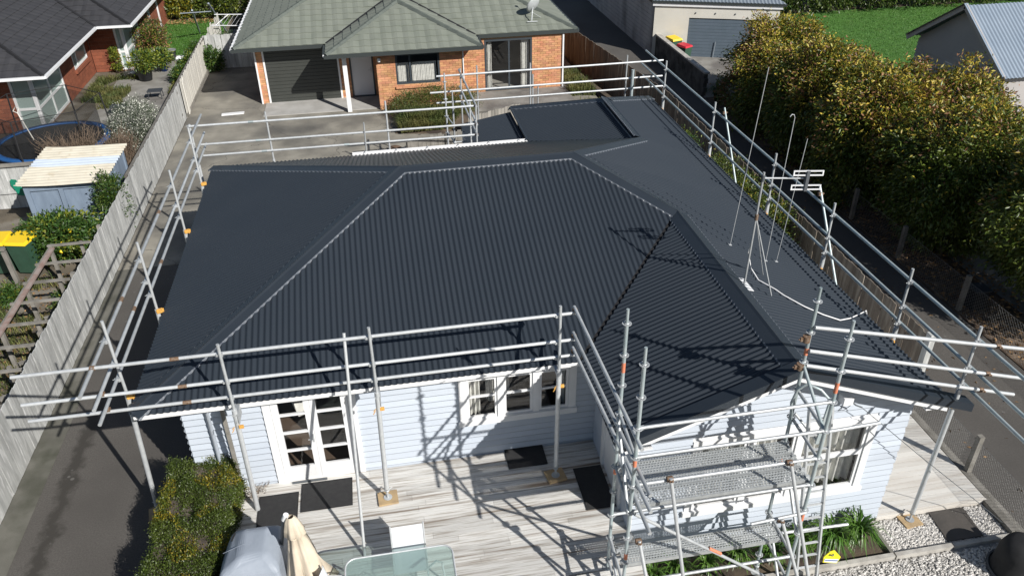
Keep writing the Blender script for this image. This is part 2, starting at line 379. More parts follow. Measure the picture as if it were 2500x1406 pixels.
def leafmesh(name, C, N_, size, asp=.38, matlist=None, mi=None, parent=None, kind=None, droop=.0, curl=.25):
    """C,N_: (n,3) arrays of leaf positions and axis directions; one folded rhombus per leaf"""
    n = len(C); ax = N_/np.maximum(1e-6, np.linalg.norm(N_, axis=1))[:, None]
    ax[:, 2] -= droop; ax /= np.linalg.norm(ax, axis=1)[:, None]
    rv = rng.normal(size=(n, 3)); sd_ = np.cross(ax, rv); sd_ /= np.linalg.norm(sd_, axis=1)[:, None]; nn = np.cross(ax, sd_)
    s = size*rng.uniform(.7, 1.3, n)[:, None] if np.isscalar(size) else size[:, None]*rng.uniform(.8, 1.2, n)[:, None]
    V = np.empty((n, 4, 3)); V[:, 0] = C; V[:, 1] = C+ax*s*.5+sd_*s*asp/2+nn*s*asp*curl; V[:, 2] = C+ax*s; V[:, 3] = C+ax*s*.5-sd_*s*asp/2+nn*s*asp*curl
    F = np.empty((n*2, 3), dtype=np.int32); b = np.arange(n)*4
    F[0::2, 0] = b; F[0::2, 1] = b+1; F[0::2, 2] = b+2; F[1::2, 0] = b; F[1::2, 1] = b+2; F[1::2, 2] = b+3
    me = bpy.data.meshes.new(name); me.vertices.add(n*4); me.vertices.foreach_set('co', V.reshape(-1))
    me.loops.add(n*6); me.loops.foreach_set('vertex_index', F.reshape(-1)); me.polygons.add(n*2)
    me.polygons.foreach_set('loop_start', np.arange(n*2, dtype=np.int32)*3); me.polygons.foreach_set('loop_total', np.full(n*2, 3, dtype=np.int32))
    for k in (matlist if isinstance(matlist, list) else [matlist]): me.materials.append(k)
    if mi is not None: me.polygons.foreach_set('material_index', np.repeat(mi, 2).astype(np.int32))
    me.update(); me.validate(); o = new(bpy.data.objects.new(name, me)); par(o, parent)
    if kind: o['kind'] = kind
    return o
def unit(n):
    v = rng.normal(size=(n, 3)); return v/np.linalg.norm(v, axis=1)[:, None]
def crown_points(cen, rad, nclus, per, cr, shell=.72, low=-.9, rough=.13):
    """leaf positions clumped in an uneven ellipsoid"""
    d = unit(nclus*3); d = d[d[:, 2] > low][:nclus]; n = len(d)
    bump = 1 + rough*np.sin(d[:, 0]*5.1+cen[0])*np.cos(d[:, 1]*4.3+cen[1]) + rough*.7*np.sin(d[:, 2]*6+cen[0]*2+d[:, 0]*7)
    r = (shell + (1-shell)*rng.random(n)**.6)*bump; r = np.where(rng.random(n) < .2, r*rng.uniform(.4, .9, n), r)
    cc = np.array(cen)+d*r[:, None]*np.array(rad)
    P = np.repeat(cc, per, 0) + rng.normal(size=(n*per, 3))*cr*np.array([1, 1, .7]); D = np.repeat(d, per, 0)
    return P, D + unit(len(P))*.9

# ------------------------------------------------------------------ ground
def slab(name, mat_, x0, x1, y0, y1, z, bot=-.55): return struct(MB().box(x0, x1, y0, y1, bot, z).build(name, mat_))
struct(MB().poly([(-120,-60,-.5),(160,-60,-.5),(160,220,-.5),(-120,220,-.5)]).build('ground', M['soil']))
slab('left_yard', M['yard_soil'], -40, -7.24, -12, 60, -.012)
drive = slab('driveway', M['asphalt'], -7.2, -2.95, -12, 8.9, 0)
slab('concrete_yard', M['concrete'], -7.2, 8.9, 8.92, 34, 0.004)
slab('gutter_strip', M['old_concrete'], -7.2, -6.72, -12, 8.9, .006, bot=-.1)
slab('side_path', M['soil'], 7.9, 10.3, -2.15, 34, -.42)
slab('right_driveway', M['asphalt'], 10.42, 13.62, -14, 75, -.40)
slab('planting_strip', M['litter'], 13.64, 15.15, -14, 19.6, -.385)
slab('parking_area', M['paved_grey'], 15.17, 45, -14, 15.5, -.39)
slab('garage_forecourt', M['patio_concrete'], 13.64, 20.5, 19.62, 40, -.392)
slab('lawn', M['lawn'], 20.5, 70, 15.52, 32.0, -.38)
slab('rear_ground', M['soil'], 13.64, 90, 32.02, 90, -.41)
slab('garden_bed', M['soil'], 3.44, 7.9, -3.02, -2.2, -.45)
slab('gravel_bed', M['gravel_bed'], 7.92, 10.25, -3.02, -2.26, -.455)
slab('gravel_path', M['gravel_bed'], 3.44, 10.3, -9, -3.1, -.46)
slab('patio', M['patio_concrete'], -11.0, -8.35, 19.5, 29.6, .0)
slab('patio_lawn', M['lawn'], -11.2, -7.4, 29.62, 36.6, .004)
slab('porch_slab', M['porch_concrete'], -4.3, .2, 20.05, 21.75, .03)
slab('back_patio', M['patio_concrete'], 3.9, 7.9, 18.9, 21.5, .06)
# the dark damp streak along the gutter of the driveway is in the asphalt itself
N = M['asphalt'].node_tree.nodes; L = M['asphalt'].node_tree.links
b = N['Principled BSDF']; oldc = b.inputs['Base Color'].links[0].from_socket
g = N.new('ShaderNodeNewGeometry'); sx = N.new('ShaderNodeSeparateXYZ'); L.new(g.outputs['Position'], sx.inputs[0])
nz = N.new('ShaderNodeTexNoise'); nz.inputs['Scale'].default_value = 2.6; nz.inputs['Detail'].default_value = 12; nz.inputs['Roughness'].default_value = .68; L.new(g.outputs['Position'], nz.inputs['Vector'])
def mth(op, a, c):
    q = N.new('ShaderNodeMath'); q.operation = op
    for i, z in enumerate((a, c)):
        if isinstance(z, (int, float)): q.inputs[i].default_value = z
        else: L.new(z, q.inputs[i])
    return q.outputs[0]
xc = mth('ADD', sx.outputs[0], mth('MULTIPLY', mth('SUBTRACT', nz.outputs[0], .5), .7))
dist = mth('ABSOLUTE', mth('ADD', xc, 6.30), 0)
mr = N.new('ShaderNodeMapRange'); mr.inputs['From Min'].default_value = .20; mr.inputs['From Max'].default_value = .06; L.new(dist, mr.inputs[0])
mr2 = N.new('ShaderNodeMapRange'); mr2.inputs['From Min'].default_value = 4.2; mr2.inputs['From Max'].default_value = 2.4; L.new(sx.outputs[1], mr2.inputs[0])
mx = N.new('ShaderNodeMix'); mx.data_type = 'RGBA'; L.new(mth('MULTIPLY', mr.outputs[0], mr2.outputs[0]), mx.inputs[0]); L.new(oldc, mx.inputs[6]); mx.inputs[7].default_value = (.042,.038,.033,1)
# pale lichen spots
vo = N.new('ShaderNodeTexVoronoi'); vo.inputs['Scale'].default_value = 2.3; L.new(g.outputs['Position'], vo.inputs['Vector'])
mr3 = N.new('ShaderNodeMapRange'); mr3.inputs['From Min'].default_value = .13; mr3.inputs['From Max'].default_value = .09
L.new(mth('ADD', vo.outputs['Distance'], mth('MULTIPLY', nz.outputs[0], .07)), mr3.inputs[0])
mx2 = N.new('ShaderNodeMix'); mx2.data_type = 'RGBA'; L.new(mth('MULTIPLY', mr3.outputs[0], .7), mx2.inputs[0]); L.new(mx.outputs[2], mx2.inputs[6]); mx2.inputs[7].default_value = (.15,.145,.135,1); L.new(mx2.outputs[2], b.inputs['Base Color'])
# cracks in the concrete
N = M['concrete'].node_tree.nodes; L = M['concrete'].node_tree.links; b = N['Principled BSDF']; oldc = b.inputs['Base Color'].links[0].from_socket
g = N.new('ShaderNodeNewGeometry'); nz = N.new('ShaderNodeTexNoise'); nz.inputs['Scale'].default_value = .9; nz.inputs['Detail'].default_value = 7; L.new(g.outputs['Position'], nz.inputs['Vector'])
va = N.new('ShaderNodeVectorMath'); va.operation = 'SCALE'; va.inputs['Scale'].default_value = 1.5; L.new(nz.outputs['Color'], va.inputs[0]); vb = N.new('ShaderNodeVectorMath'); vb.operation = 'ADD'; L.new(va.outputs[0], vb.inputs[0]); L.new(g.outputs['Position'], vb.inputs[1])
vo = N.new('ShaderNodeTexVoronoi'); vo.feature = 'DISTANCE_TO_EDGE'; vo.inputs['Scale'].default_value = .26; L.new(vb.outputs[0], vo.inputs['Vector'])
mr = N.new('ShaderNodeMapRange'); mr.inputs['From Min'].default_value = .0035; mr.inputs['From Max'].default_value = .001; L.new(vo.outputs['Distance'], mr.inputs[0])
mx = N.new('ShaderNodeMix'); mx.data_type = 'RGBA'; L.new(mr.outputs[0], mx.inputs[0]); L.new(oldc, mx.inputs[6]); mx.inputs[7].default_value = (.08,.072,.062,1); L.new(mx.outputs[2], b.inputs['Base Color'])

# ------------------------------------------------------------------ the main house
ZE, ZR = 2.65, 4.28
XL, YF, YB, YR = -4.2, -.56, 9.0, 4.22
XR, XW, XG = 8.27, 2.95, 5.61                      # right eave, wing left eave, wing ridge
YG = -2.68
A_ = (.36, YR, ZR); B_ = (3.95, YR, ZR); ZG = ZE + (XR-XG)*(ZR-ZE)/(XR-3.95)
V_ = (XG, YF+(ZG-ZE)/(ZR-ZE)*(YR-YF), ZG)          # where hip, valley and wing ridge meet
ZB = ZE + (XR-6.35)*(ZR-ZE)/(XR-3.95); W_ = (6.35, YB-(ZB-ZE)/(ZR-ZE)*(YB-YR), ZB); W2 = (6.35, 9.85, ZB)
house = thing('weatherboard_house', 'white weatherboard house under a new dark corrugated steel roof', 'house', (2, 3, 0))
front = Plane([(XL,YF,ZE),(XW-.05,YF,ZE),(V_[0]-.05,V_[1],V_[2]),B_,A_])
left = Plane([(XL,YB,ZE),(XL,YF,ZE),A_])
back = Plane([(3.97,YB,ZE),(XL,YB,ZE),A_,B_,W_])
right = Plane([(XR,YG,ZE),(XR,11.75,ZE),W2,W_,B_,V_,(XG,YG,ZG)])
wingl = Plane([(XW,YF-.05,ZE),(XW,YG,ZE),(XG,YG,ZG),(V_[0],V_[1]-.05,V_[2])])
rearl = Plane([(3.97,11.75,ZE),(3.97,YB,ZE),W_,W2])
rearb = Plane([(XR,11.75,ZE),(3.97,11.75,ZE),W2])
MB().box(-3.6, 7.95, .1, 8.6, 2.525, 2.54).build('ceiling', M['dark'], house)
roof = house
for pl, nm in ((front,'roof_sheet'),(left,'roof_sheet'),(back,'roof_sheet'),(right,'roof_sheet'),(wingl,'roof_sheet'),(rearl,'roof_sheet'),(rearb,'roof_sheet')):
    pl.sheet(nm, M['roof_steel'], roof, over=.05)
# lean-to roof at the back, lower
lean = Plane([(2.42,11.55,2.30),(2.42,9.12,2.30),(3.93,9.12,2.56),(3.93,11.55,2.56)])
lean.sheet('roof_sheet', M['roof_steel'], roof)
for a, c, pls in ((A_,B_,(front,back)), ((XL,YF,ZE),A_,(front,left)), ((XL,YB,ZE),A_,(back,left)), (B_,V_,(front,right)), (V_,(XG,YG,ZG),(wingl,right)), (B_,W_,(back,right)), (W_,W2,(rearl,right)), (W2,(XR,11.75,ZE),(right,rearb)), (W2,(3.97,11.75,ZE),(rearl,rearb))):
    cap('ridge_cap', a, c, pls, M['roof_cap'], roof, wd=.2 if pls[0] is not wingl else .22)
# valley trays
for a, c in (((XW,YF,ZE),V_), ((3.97,YB,ZE),W_)):
    MB().bar(Vector(a)-Vector((0,0,.02)), Vector(c)-Vector((0,0,.02)), .26, .01).build('valley_tray', M['cap_dark'], roof)
# gable barge: dark flashing over white board, on both slopes of the wing
for sgn, xe in ((-1, XW), (1, XR)):
    k = (ZG-ZE)/abs(XG-xe); dx = (xe-XG)
    p0 = Vector((XG, YG-.03, ZG)); p1 = Vector((xe+sgn*(.0 if sgn<0 else .42), YG-.03, ZG-k*(abs(dx)+(.0 if sgn<0 else .42)))); nrm = Vector((sgn*k,0,1)).normalized(); dd = (p1-p0).normalized()
    MB().hexa([p0+Vector((0,-.02,.05)), p1+Vector((0,-.02,.05)), p1+Vector((0,.2,.05)), p0+Vector((0,.2,.05)), p0+Vector((0,-.02,.056)), p1+Vector((0,-.02,.056)), p1+Vector((0,.2,.056)), p0+Vector((0,.2,.056))]).build('barge_flashing', M['roof_cap'], roof)
    MB().hexa([p0+Vector((0,-.024,-.09)), p1+Vector((0,-.024,-.09)), p1+Vector((0,-.016,-.09)), p0+Vector((0,-.016,-.09)), p0+Vector((0,-.024,.053)), p1+Vector((0,-.024,.053)), p1+Vector((0,-.016,.053)), p0+Vector((0,-.016,.053))]).build('barge_flashing', M['roof_cap'], roof)
    q1 = Vector((xe, YG+.0, ZE)); q0 = Vector((XG, YG+.0, ZG))
    MB().hexa([q0+Vector((0,-.012,-.20)), q1+Vector((0,-.012,-.20)), q1+Vector((0,.02,-.20)), q0+Vector((0,.02,-.20)), q0+Vector((0,-.012,-.01)), q1+Vector((0,-.012,-.01)), q1+Vector((0,.02,-.01)), q0+Vector((0,.02,-.01))]).build('barge_board', M['white_paint'], house)
    # raking soffit
    MB().hexa([q0+Vector((0,.02,-.10)), q1+Vector((0,.02,-.10)), q1+Vector((0,.44,-.10)), q0+Vector((0,.44,-.10)), q0+Vector((0,.02,-.08)), q1+Vector((0,.02,-.08)), q1+Vector((0,.44,-.08)), q0+Vector((0,.44,-.08))]).build('soffit', M['white_paint'], house)
# fascias, gutters and soffits
MB().box(XL+.05, XW-.02, YF+.02, YF+.05, 2.50, 2.63).build('fascia', M['white_paint'], house)
MB().box(XL+.02, XW-.02, YF-.035, YF+.018, 2.565, 2.622).build('gutter', M['white_paint'], house)
MB().box(XL+.05, XL+.08, YF+.06, YB-.05, 2.50, 2.63).build('fascia', M['white_paint'], house)
MB().box(XL+.1, XW, YF+.052, .05, 2.49, 2.515).build('soffit', M['white_paint'], house)
MB().box(XL+.09, -3.6, .06, YB-.1, 2.49, 2.515).build('soffit', M['white_paint'], house)
MB().box(XW+.02, XW+.05, YG+.03, YF+.1, 2.50, 2.63).build('fascia', M['white_paint'], house)
MB().box(XW+.06, 3.5, YG+.05, .05, 2.46, 2.485).build('soffit', M['white_paint'], house)
MB().box(XR-.08, XR-.05, YG+.03, 11.7, 2.50, 2.63).build('fascia', M['white_paint'], house)
MB().box(7.95, XR-.09, YG+.05, 11.7, 2.46, 2.485).build('soffit', M['white_paint'], house)
gt = MB(); gy = YB+.02
gt.box(-.72, 3.93, gy, gy+.10, 2.58, 2.60); gt.box(-.72, 3.93, gy+.092, gy+.104, 2.602, 2.70); gt.box(-.72, 3.93, gy-.012, gy-.004, 2.60, 2.68)
gt.build('gutter', M['white_paint'], house)
for k in range(6): MB().box(-.4+k*.82, -.38+k*.82, gy-.02, gy+.12, 2.704, 2.712).build('gutter_bracket', M['galv'], house)
MB().bar((3.93,9.05,2.71),(3.93,11.6,2.71),.05,.02).build('step_flashing', M['roof_cap'], house)
MB().box(2.45, 3.90, 9.2, 11.5, 0, 2.25).build('lean_to_wall', M['weatherboard'], house)

# walls
DOOR = (-2.40, -.86, .22, 2.36); WIN = (.90, 3.02, 1.07, 2.36)
GWIN = (4.31, 7.46, .50, 2.14)
fwall = wall_panels((0,0,0), (1,0,0), -3.68, 3.42, .0, 2.52, [DOOR, WIN], (0,-1,0)).build('front_wall', M['white_paint'], house)
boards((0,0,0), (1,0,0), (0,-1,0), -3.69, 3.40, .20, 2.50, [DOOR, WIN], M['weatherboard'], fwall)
lwall = wall_panels((-3.68,0,0), (0,1,0), .005, 8.6, .0, 2.52, [], (-1,0,0)).build('side_wall', M['white_paint'], house)
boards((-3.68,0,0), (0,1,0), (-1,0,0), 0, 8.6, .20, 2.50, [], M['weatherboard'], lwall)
wwall = wall_panels((3.42,0,0), (0,-1,0), .0, 2.24, -.4, 2.50, [(.75, 1.65, .30, 2.3)], (-1,0,0)).build('wing_wall', M['white_paint'], house)
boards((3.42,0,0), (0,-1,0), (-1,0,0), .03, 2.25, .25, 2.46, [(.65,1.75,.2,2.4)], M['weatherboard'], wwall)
kg = (ZG-ZE)/(XR-XG)
def gtop(z):
    zt = z+.17
    if zt < ZE: return (3.2, 8.3)
    hw = (ZG-zt)/kg
    return None if hw < .05 else (XG-hw, XG+hw)
gwall = wall_panels((0,-2.25,0), (1,0,0), 3.42, 8.03, -.45, 2.50, [GWIN], (0,-1,0)).build('gable_wall', M['white_paint'], house)
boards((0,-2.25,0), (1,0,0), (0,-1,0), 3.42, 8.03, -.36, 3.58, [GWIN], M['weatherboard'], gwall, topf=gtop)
MB().add([(3.43,-2.24,2.48),(8.02,-2.24,2.48),(XG,-2.24,3.50),(3.43,-2.16,2.48),(8.02,-2.16,2.48),(XG,-2.16,3.50)], [(0,1,2),(3,5,4),(0,3,4,1),(1,4,5,2),(2,5,3,0)]).build('gable_backing', M['white_paint'], gwall)
rwall = wall_panels((8.03,0,0), (0,1,0), -2.245, 11.4, -.45, 2.50, [], (1,0,0)).build('side_wall', M['white_paint'], house)
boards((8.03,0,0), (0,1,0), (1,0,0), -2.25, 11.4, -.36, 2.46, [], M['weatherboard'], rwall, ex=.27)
MB().box(-3.6, 3.3, 8.5, 8.6, 0, 2.5).build('rear_wall', M['weatherboard'], house)
MB().box(4.1, 7.9, 11.3, 11.4, -.4, 2.5).build('rear_wall', M['weatherboard'], house)
# the rooms seen through the glass
MB().box(-3.5, 3.3, .12, 3.2, .28, .31).build('room_floor', M['room_floor'], house)
MB().box(-3.5, 3.3, 3.2, 3.3, .28, 2.5).build('room_wall', M['room_wall'], house)
MB().box(.1, .2, .12, 3.2, .31, 2.5).build('room_wall', M['room_wall'], house)
MB().box(3.55, 7.9, -.2, -.1, -.3, 2.45).build('room_wall', M['room_wall'], house)
MB().box(3.55, 7.9, -2.1, -.2, .28, .3).build('room_floor', M['room_floor'], house)
# corner stops
MB().box(3.385, 3.425, -2.29, -2.24, -.4, 2.46).build('corner_board', M['white_paint'], house)
# french doors
fd = MB()
x0, x1 = DOOR[:2]
for a, c, z0, z1 in ((x0, x0+.13, .25, 2.36), (x1-.13, x1, .25, 2.36), (x0+.132, x1-.132, 2.24, 2.36)): fd.box(a, c, -.06, .04, z0, z1)
fd.box(x0-.03, x1+.03, -.12, .02, .19, .248); dfr = fd.build('door_frame', M['white_paint'], house)
for (l0, l1) in ((-2.265, -1.632), (-1.628, -.995)):
    leaf = MB(); zc = [(.62,.985),(1.025,1.39),(1.43,1.79),(1.83,2.13)]
    p0, p1 = l0+.115, l1-.095
    if l0 > -2: p0, p1 = l0+.095, l1-.115
    leaf.box(l0, p0, -.045, .0, .26, 2.235); leaf.box(p1, l1, -.045, .0, .26, 2.235)
    for a, c in ((.26,.62),(.985,1.025),(1.39,1.43),(1.79,1.83),(2.13,2.235)): leaf.box(p0+.001, p1-.001, -.043, -.002, a, c)
    dl = leaf.build('door_leaf', M['white_paint'], house)
    for a, c in zc: MB().box(p0, p1, -.026, -.020, a, c).build('pane', M['glass'], dl)
    hx = -1.66 if l0 < -2 else -1.60
    if l0 < -2:
        MB().box(hx-.012, hx+.012, -.06, -.046, 1.16, 1.34).tube([(hx,-.085,1.25),(hx-.09,-.085,1.25)], .008).build('door_handle', M['galv'], dl)
        for zz in (.5, 1.25, 2.0): MB().tube([(l0-.006,-.052,zz-.05),(l0-.006,-.052,zz+.05)], .008).build('hinge', M['galv'], dl)
# pale sheet thrown over furniture behind the doors
MB().add([(-2.1,.7,1.75),(-1.6,.9,1.6),(-1.75,1.2,1.3),(-2.2,1.0,1.35),(-1.95,.62,1.2),(-1.65,.8,1.15)], [(0,1,2,3),(0,4,5,1)], True).build('indoor_curtain', M['curtain'], house)
def curtain(x0, x1, z0, z1, y, parent, n=9, amp=.03, name='indoor_curtain', mt='curtain'):
    vv = []; k = n*6
    for i in range(k+1):
        x = x0+(x1-x0)*i/k; yy = y+amp*math.sin(i/6*2*math.pi)+amp*.4*math.sin(i*.7)
        vv += [(x, yy, z0), (x, yy, z1)]
    return MB().add(vv, [(2*i, 2*i+2, 2*i+3, 2*i+1) for i in range(k)], True).build(name, M[mt], parent, fixn=False)
curtain(1.0, 1.3, 1.1, 2.4, .2, house, 4); curtain(1.42, 1.56, 1.3, 2.1, .3, house, 2); curtain(2.72, 2.95, 1.1, 2.4, .2, house, 3)
MB().box(1.5, 1.9, .55, .9, 1.05, 1.55).build('cardboard_box', M['curtain'], house)
# front window
wf = MB(); x0, x1, z0, z1 = WIN
for a in ((x0,x0+.14,z0+.12,z1),(x1-.14,x1,z0+.12,z1),(1.585,1.70,z0+.12,z1),(2.225,2.34,z0+.12,z1),(x0+.142,1.583,2.26,z1),(1.702,2.223,2.26,z1),(2.342,x1-.142,2.26,z1)): wf.box(a[0],a[1],-.055,.04,a[2],a[3])
wf.box(x0-.02, x1+.02, -.085, .03, z0, z0+.118); win = wf.build('window_frame', M['white_paint'], house)
for a, c in ((1.042,1.583),(1.702,2.223),(2.342,2.878)):
    s = MB(); zz0, zz1 = z0+.12, 2.258
    s.box(a, a+.045, -.03, .01, zz0, zz1); s.box(c-.045, c, -.03, .01, zz0, zz1); s.box(a+.046, c-.046, -.029, .009, zz0, zz0+.05); s.box(a+.046, c-.046, -.029, .009, zz1-.05, zz1); s.box(a+.046, c-.046, -.028, .008, 1.66, 1.70); s.box(a+.046, c-.046, -.028, .008, 2.04, 2.08)
    so = s.build('sash', M['white_paint'], house)
    for q, r in ((zz0+.05,1.66),(1.70,2.04),(2.08,zz1-.05)): MB().box(a+.045, c-.045, -.014, -.008, q, r).build('pane', M['glass'], so)
# gable window
wf = MB(); x0, x1, z0, z1 = GWIN; y = -2.25
for a in ((x0,x0+.12,z0+.10,z1),(x1-.12,x1,z0+.10,z1),(5.24,5.34,z0+.10,z1-.1),(6.08,6.18,z0+.10,z1-.1),(x0+.122,x1-.122,z1-.098,z1)): wf.box(a[0],a[1],y-.055,y+.04,a[2],a[3])
wf.box(x0-.03, x1+.03, y-.095, y+.03, z0, z0+.098); wf.build('window_frame', M['white_paint'], house)
for a, c in ((x0+.122,5.238),(5.342,6.078),(6.182,x1-.122)):
    s = MB(); zz0, zz1 = z0+.10, z1-.1
    s.box(a, a+.05, y-.03, y+.01, zz0, zz1); s.box(c-.05, c, y-.03, y+.01, zz0, zz1)
    for q, r in ((zz0, zz0+.06), (1.33, 1.43), (zz1-.05, zz1)): s.box(a+.051, c-.051, y-.029, y+.009, q, r)
    so = s.build('sash', M['white_paint'], house)
    for q, r in ((zz0+.06,1.33),(1.43,zz1-.05)): MB().box(a+.05, c-.05, y-.014, y-.008, q, r).build('pane', M['glass'], so)
curtain(4.4, 5.9, .55, 2.1, -2.05, house, 14, .035); curtain(6.22, 7.38, .55, 2.1, -2.05, house, 9, .04)
# wing side door
s = MB(); y0, y1 = -.72, -1.68
s.box(3.36, 3.44, y0, y0+.11, .3, 2.36); s.box(3.36, 3.44, y1-.11, y1, .3, 2.36); s.box(3.36, 3.44, y1, y0, 2.27, 2.36); s.build('door_frame', M['white_paint'], house)
MB().box(3.40, 3.44, y1, y0, .3, 2.27).build('side_door', M['white_paint'], house)
# downpipes, lamp, old timber batten
MB().tube([(-3.30,-.50,2.52),(-3.28,-.30,2.40),(-3.27,-.08,2.30),(-3.27,-.075,.1)], .036, 12).build('downpipe', M['weatherboard'], house)
MB().bar((-3.02,-.07,2.28),(-3.03,-.06,.2), .06, .05, up=(0,1,0)).build('timber_batten', M['old_wood'], house)
MB().tube([(-3.48,-.30,2.47),(-3.48,-.30,2.40)], [.06,.05], 14).build('soffit_light', M['white_plastic'], house)
sb = MB().box(6.62, 6.78, -2.45, -2.28, 2.62, 2.76).build('meter_box', M['white_plastic'], house)
MB().tube([(6.78,-2.4,2.66),(6.84,-2.44,2.60),(6.95,-2.46,2.55)], .012).build('cable_gland', M['pole_grey'], house)
MB().tube([(6.66,-2.42,2.62),(6.62,-2.36,2.45),(6.75,-2.33,2.42),(6.85,-2.36,2.56)], .006, 6).build('loop_cable', M['pole_grey'], house)
MB().tube([(6.95,-2.48,2.55),(8.2,-2.6,1.4),(9.55,-2.75,.2),(10.2,-2.8,-.4)], .006, 6).build('service_cable', M['pole_grey'], house)

# ------------------------------------------------------------------ decks
deck = thing('front_deck', 'weathered white-washed timber deck in front of the french doors', 'deck', (0,-2.5,0))
y = -.045; row = 0
while y > -6.0:
    bw = .118; x = -3.05; cuts = []
    while x < 3.40:
        ln = rnd.uniform(1.6, 3.6) if row % 1 == 0 else 2
        e = min(x+ln, 3.40)
        if 3.40-e < .5: e = 3.40
        h = rnd.uniform(-.003, .003)
        MB().box(x+.001, e-.002, y-bw, y, .262+h, .30+h).build('board', M['deck_wood'], deck)
        x = e
    y -= bw+.008; row += 1
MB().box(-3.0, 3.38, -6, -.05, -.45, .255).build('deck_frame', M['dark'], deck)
MB().box(3.401, 3.44, -6, -2.3, -.1, .29).build('edge_board', M['deck_wood'], deck)
rdeck = thing('side_deck', 'low whitewashed timber deck at the right corner of the house', 'deck', (9.1,-.5,-.45))
y = -2.24
while y < 3.4:
    MB().box(8.07, 10.22, y, y+.115, -.37, -.335+rnd.uniform(-.002,.002)).build('board', M['deck_right'], rdeck); y += .122
MB().box(8.05, 10.24, -2.275, -2.245, -.47, -.345).build('edge_board', M['deck_right'], rdeck)
MB().box(8.1, 10.2, -2.2, 3.4, -.45, -.375).build('deck_frame', M['dark'], rdeck)

# door mats
for (x0,x1,y0,y1,lb) in ((-2.70,-2.05,-1.08,-.36,'dark rubber door mat nearest the grey furniture cover'),(-1.98,-1.12,-.82,-.19,'dark rubber door mat right in front of the french doors'),(1.70,2.40,-.50,-.02,'dark brown mat in the shade under the front window'),(2.84,3.33,-1.70,-.74,'large dark mat by the side door of the wing')):
    t = thing('door_mat', lb, 'mat', ((x0+x1)/2,(y0+y1)/2,.3), 'door mats on the deck')
    MB().box(x0,x1,y0,y1,.306,.318).build('mat_body', M['rib_mat'], t)
    e = MB(); e.box(x0-.012,x1+.012,y0-.012,y0-.001,.306,.322); e.box(x0-.012,x1+.012,y1+.001,y1+.012,.306,.322); e.box(x0-.012,x0-.001,y0,y1,.306,.321); e.box(x1+.001,x1+.012,y0,y1,.306,.321)
    e.build('mat_border', M['black_rubber'], t)
MB().box(-2.16,-1.55,-.135,-.10,.304,.33).build('loose_batten', M['pole_grey']); tag(bpy.data.objects['loose_batten'], 'thin dark batten lying at the foot of the french doors', 'batten')

# ------------------------------------------------------------------ scaffolding: parts
RP = .028
def coupler(p, ax, parent, r=.040, l=.07, mt='rust'):
    p, ax = Vector(p), Vector(ax).normalized()
    o = MB().tube([p-ax*l/2, p+ax*l/2], r, 10)
    s_ = ax.cross(Vector((0,.3,1))).normalized(); o.obox(p+s_*(r+.012), ax*l*.35, s_*.022, ax.cross(s_)*.014); o.tube([p+s_*(r+.02), p+s_*(r+.06)], .007, 6)
    return o.build('coupler', M[mt], parent)
def clampy(p, parent):
    p = Vector(p); o = MB(); o.obox(p, (.05,0,.012), (0,.030,.006), (-.006,0,.028)); o.obox(p+Vector((.045,.02,-.02)), (.018,.006,0), (0,.02,.01), (.0,0,.035)); o.obox(p+Vector((-.03,-.02,.03)), (.02,0,.012), (0,.012,.0), (.0,.004,.018))
    return o.build('eave_clamp', M['clamp_yellow'], parent)
def jack(p, parent, h=.16):
    p = Vector(p); o = MB(); o.tube([p, p+Vector((0,0,h+.1))], .019, 8); o.lathe(p, [(.001,.008),(.075,.008),(.075,.0),(.001,.0)], 14, False); o.lathe(p+Vector((0,0,h)), [(.03,0),(.045,.0),(.045,.03),(.03,.03)], 10)
    for k in range(3):
        a = k*2.1+.4; o.tube([p+Vector((.03*math.cos(a),.03*math.sin(a),h+.015)), p+Vector((.10*math.cos(a),.10*math.sin(a),h+.03))], .008, 6)
    return o.build('base_jack', M['galv'], parent)
def pad(x, y, z, lb, rot=.1, s=(.17,.15), hh=.035):
    o = MB().obox((0,0,0), (s[0],0,0), (0,s[1],0), (0,0,hh/2)).build('sole_board', M['pad_wood']); o.location = (x,y,z+hh/2+.004); o.rotation_euler = (0,0,rot)
    return tag(o, lb, 'board', 'sole boards under the scaffold legs')
def guard(name, label, loc): return thing(name, label, 'guard rail', loc, 'scaffold guard rails round the roof')
# a rosette disc: ring, hub and spokes
def rosette_mesh():
    o = MB(); o.lathe((0,0,0), [(.047,-.004),(.062,-.004),(.062,.004),(.047,.004),(.047,-.004)], 16, False); o.lathe((0,0,0), [(.026,-.02),(.032,-.02),(.032,.02),(.026,.02)], 12)
    for k in range(8):
        a = k*math.pi/4; c, s_ = math.cos(a), math.sin(a); o.obox((.040*c,.040*s_,0), (.010*c,.010*s_,0), (-.005*s_,.005*c,0), (0,0,.0036))
    me = o.mesh('rosette'); me.materials.append(M['galv']); return me
ROS = rosette_mesh()
def standard(x, y, zb, zt, discs, parent, mt='galv_green', tape=()):
    o = MB(); o.tube([(x,y,zb),(x,y,zt-.26)], .0255, 12); o.tube([(x,y,zt-.28),(x,y,zt)], .020, 12); st = o.build('standard', M[mt], parent, fixn=False)
    for z in discs: inst('rosette', ROS, Matrix.Translation((x,y,z)), st)
    for z, ln in tape: MB().tube([(x,y,z),(x,y,z+ln)], .0268, 12).build('orange_band', M['orange_tape'], st, fixn=False)
    return st

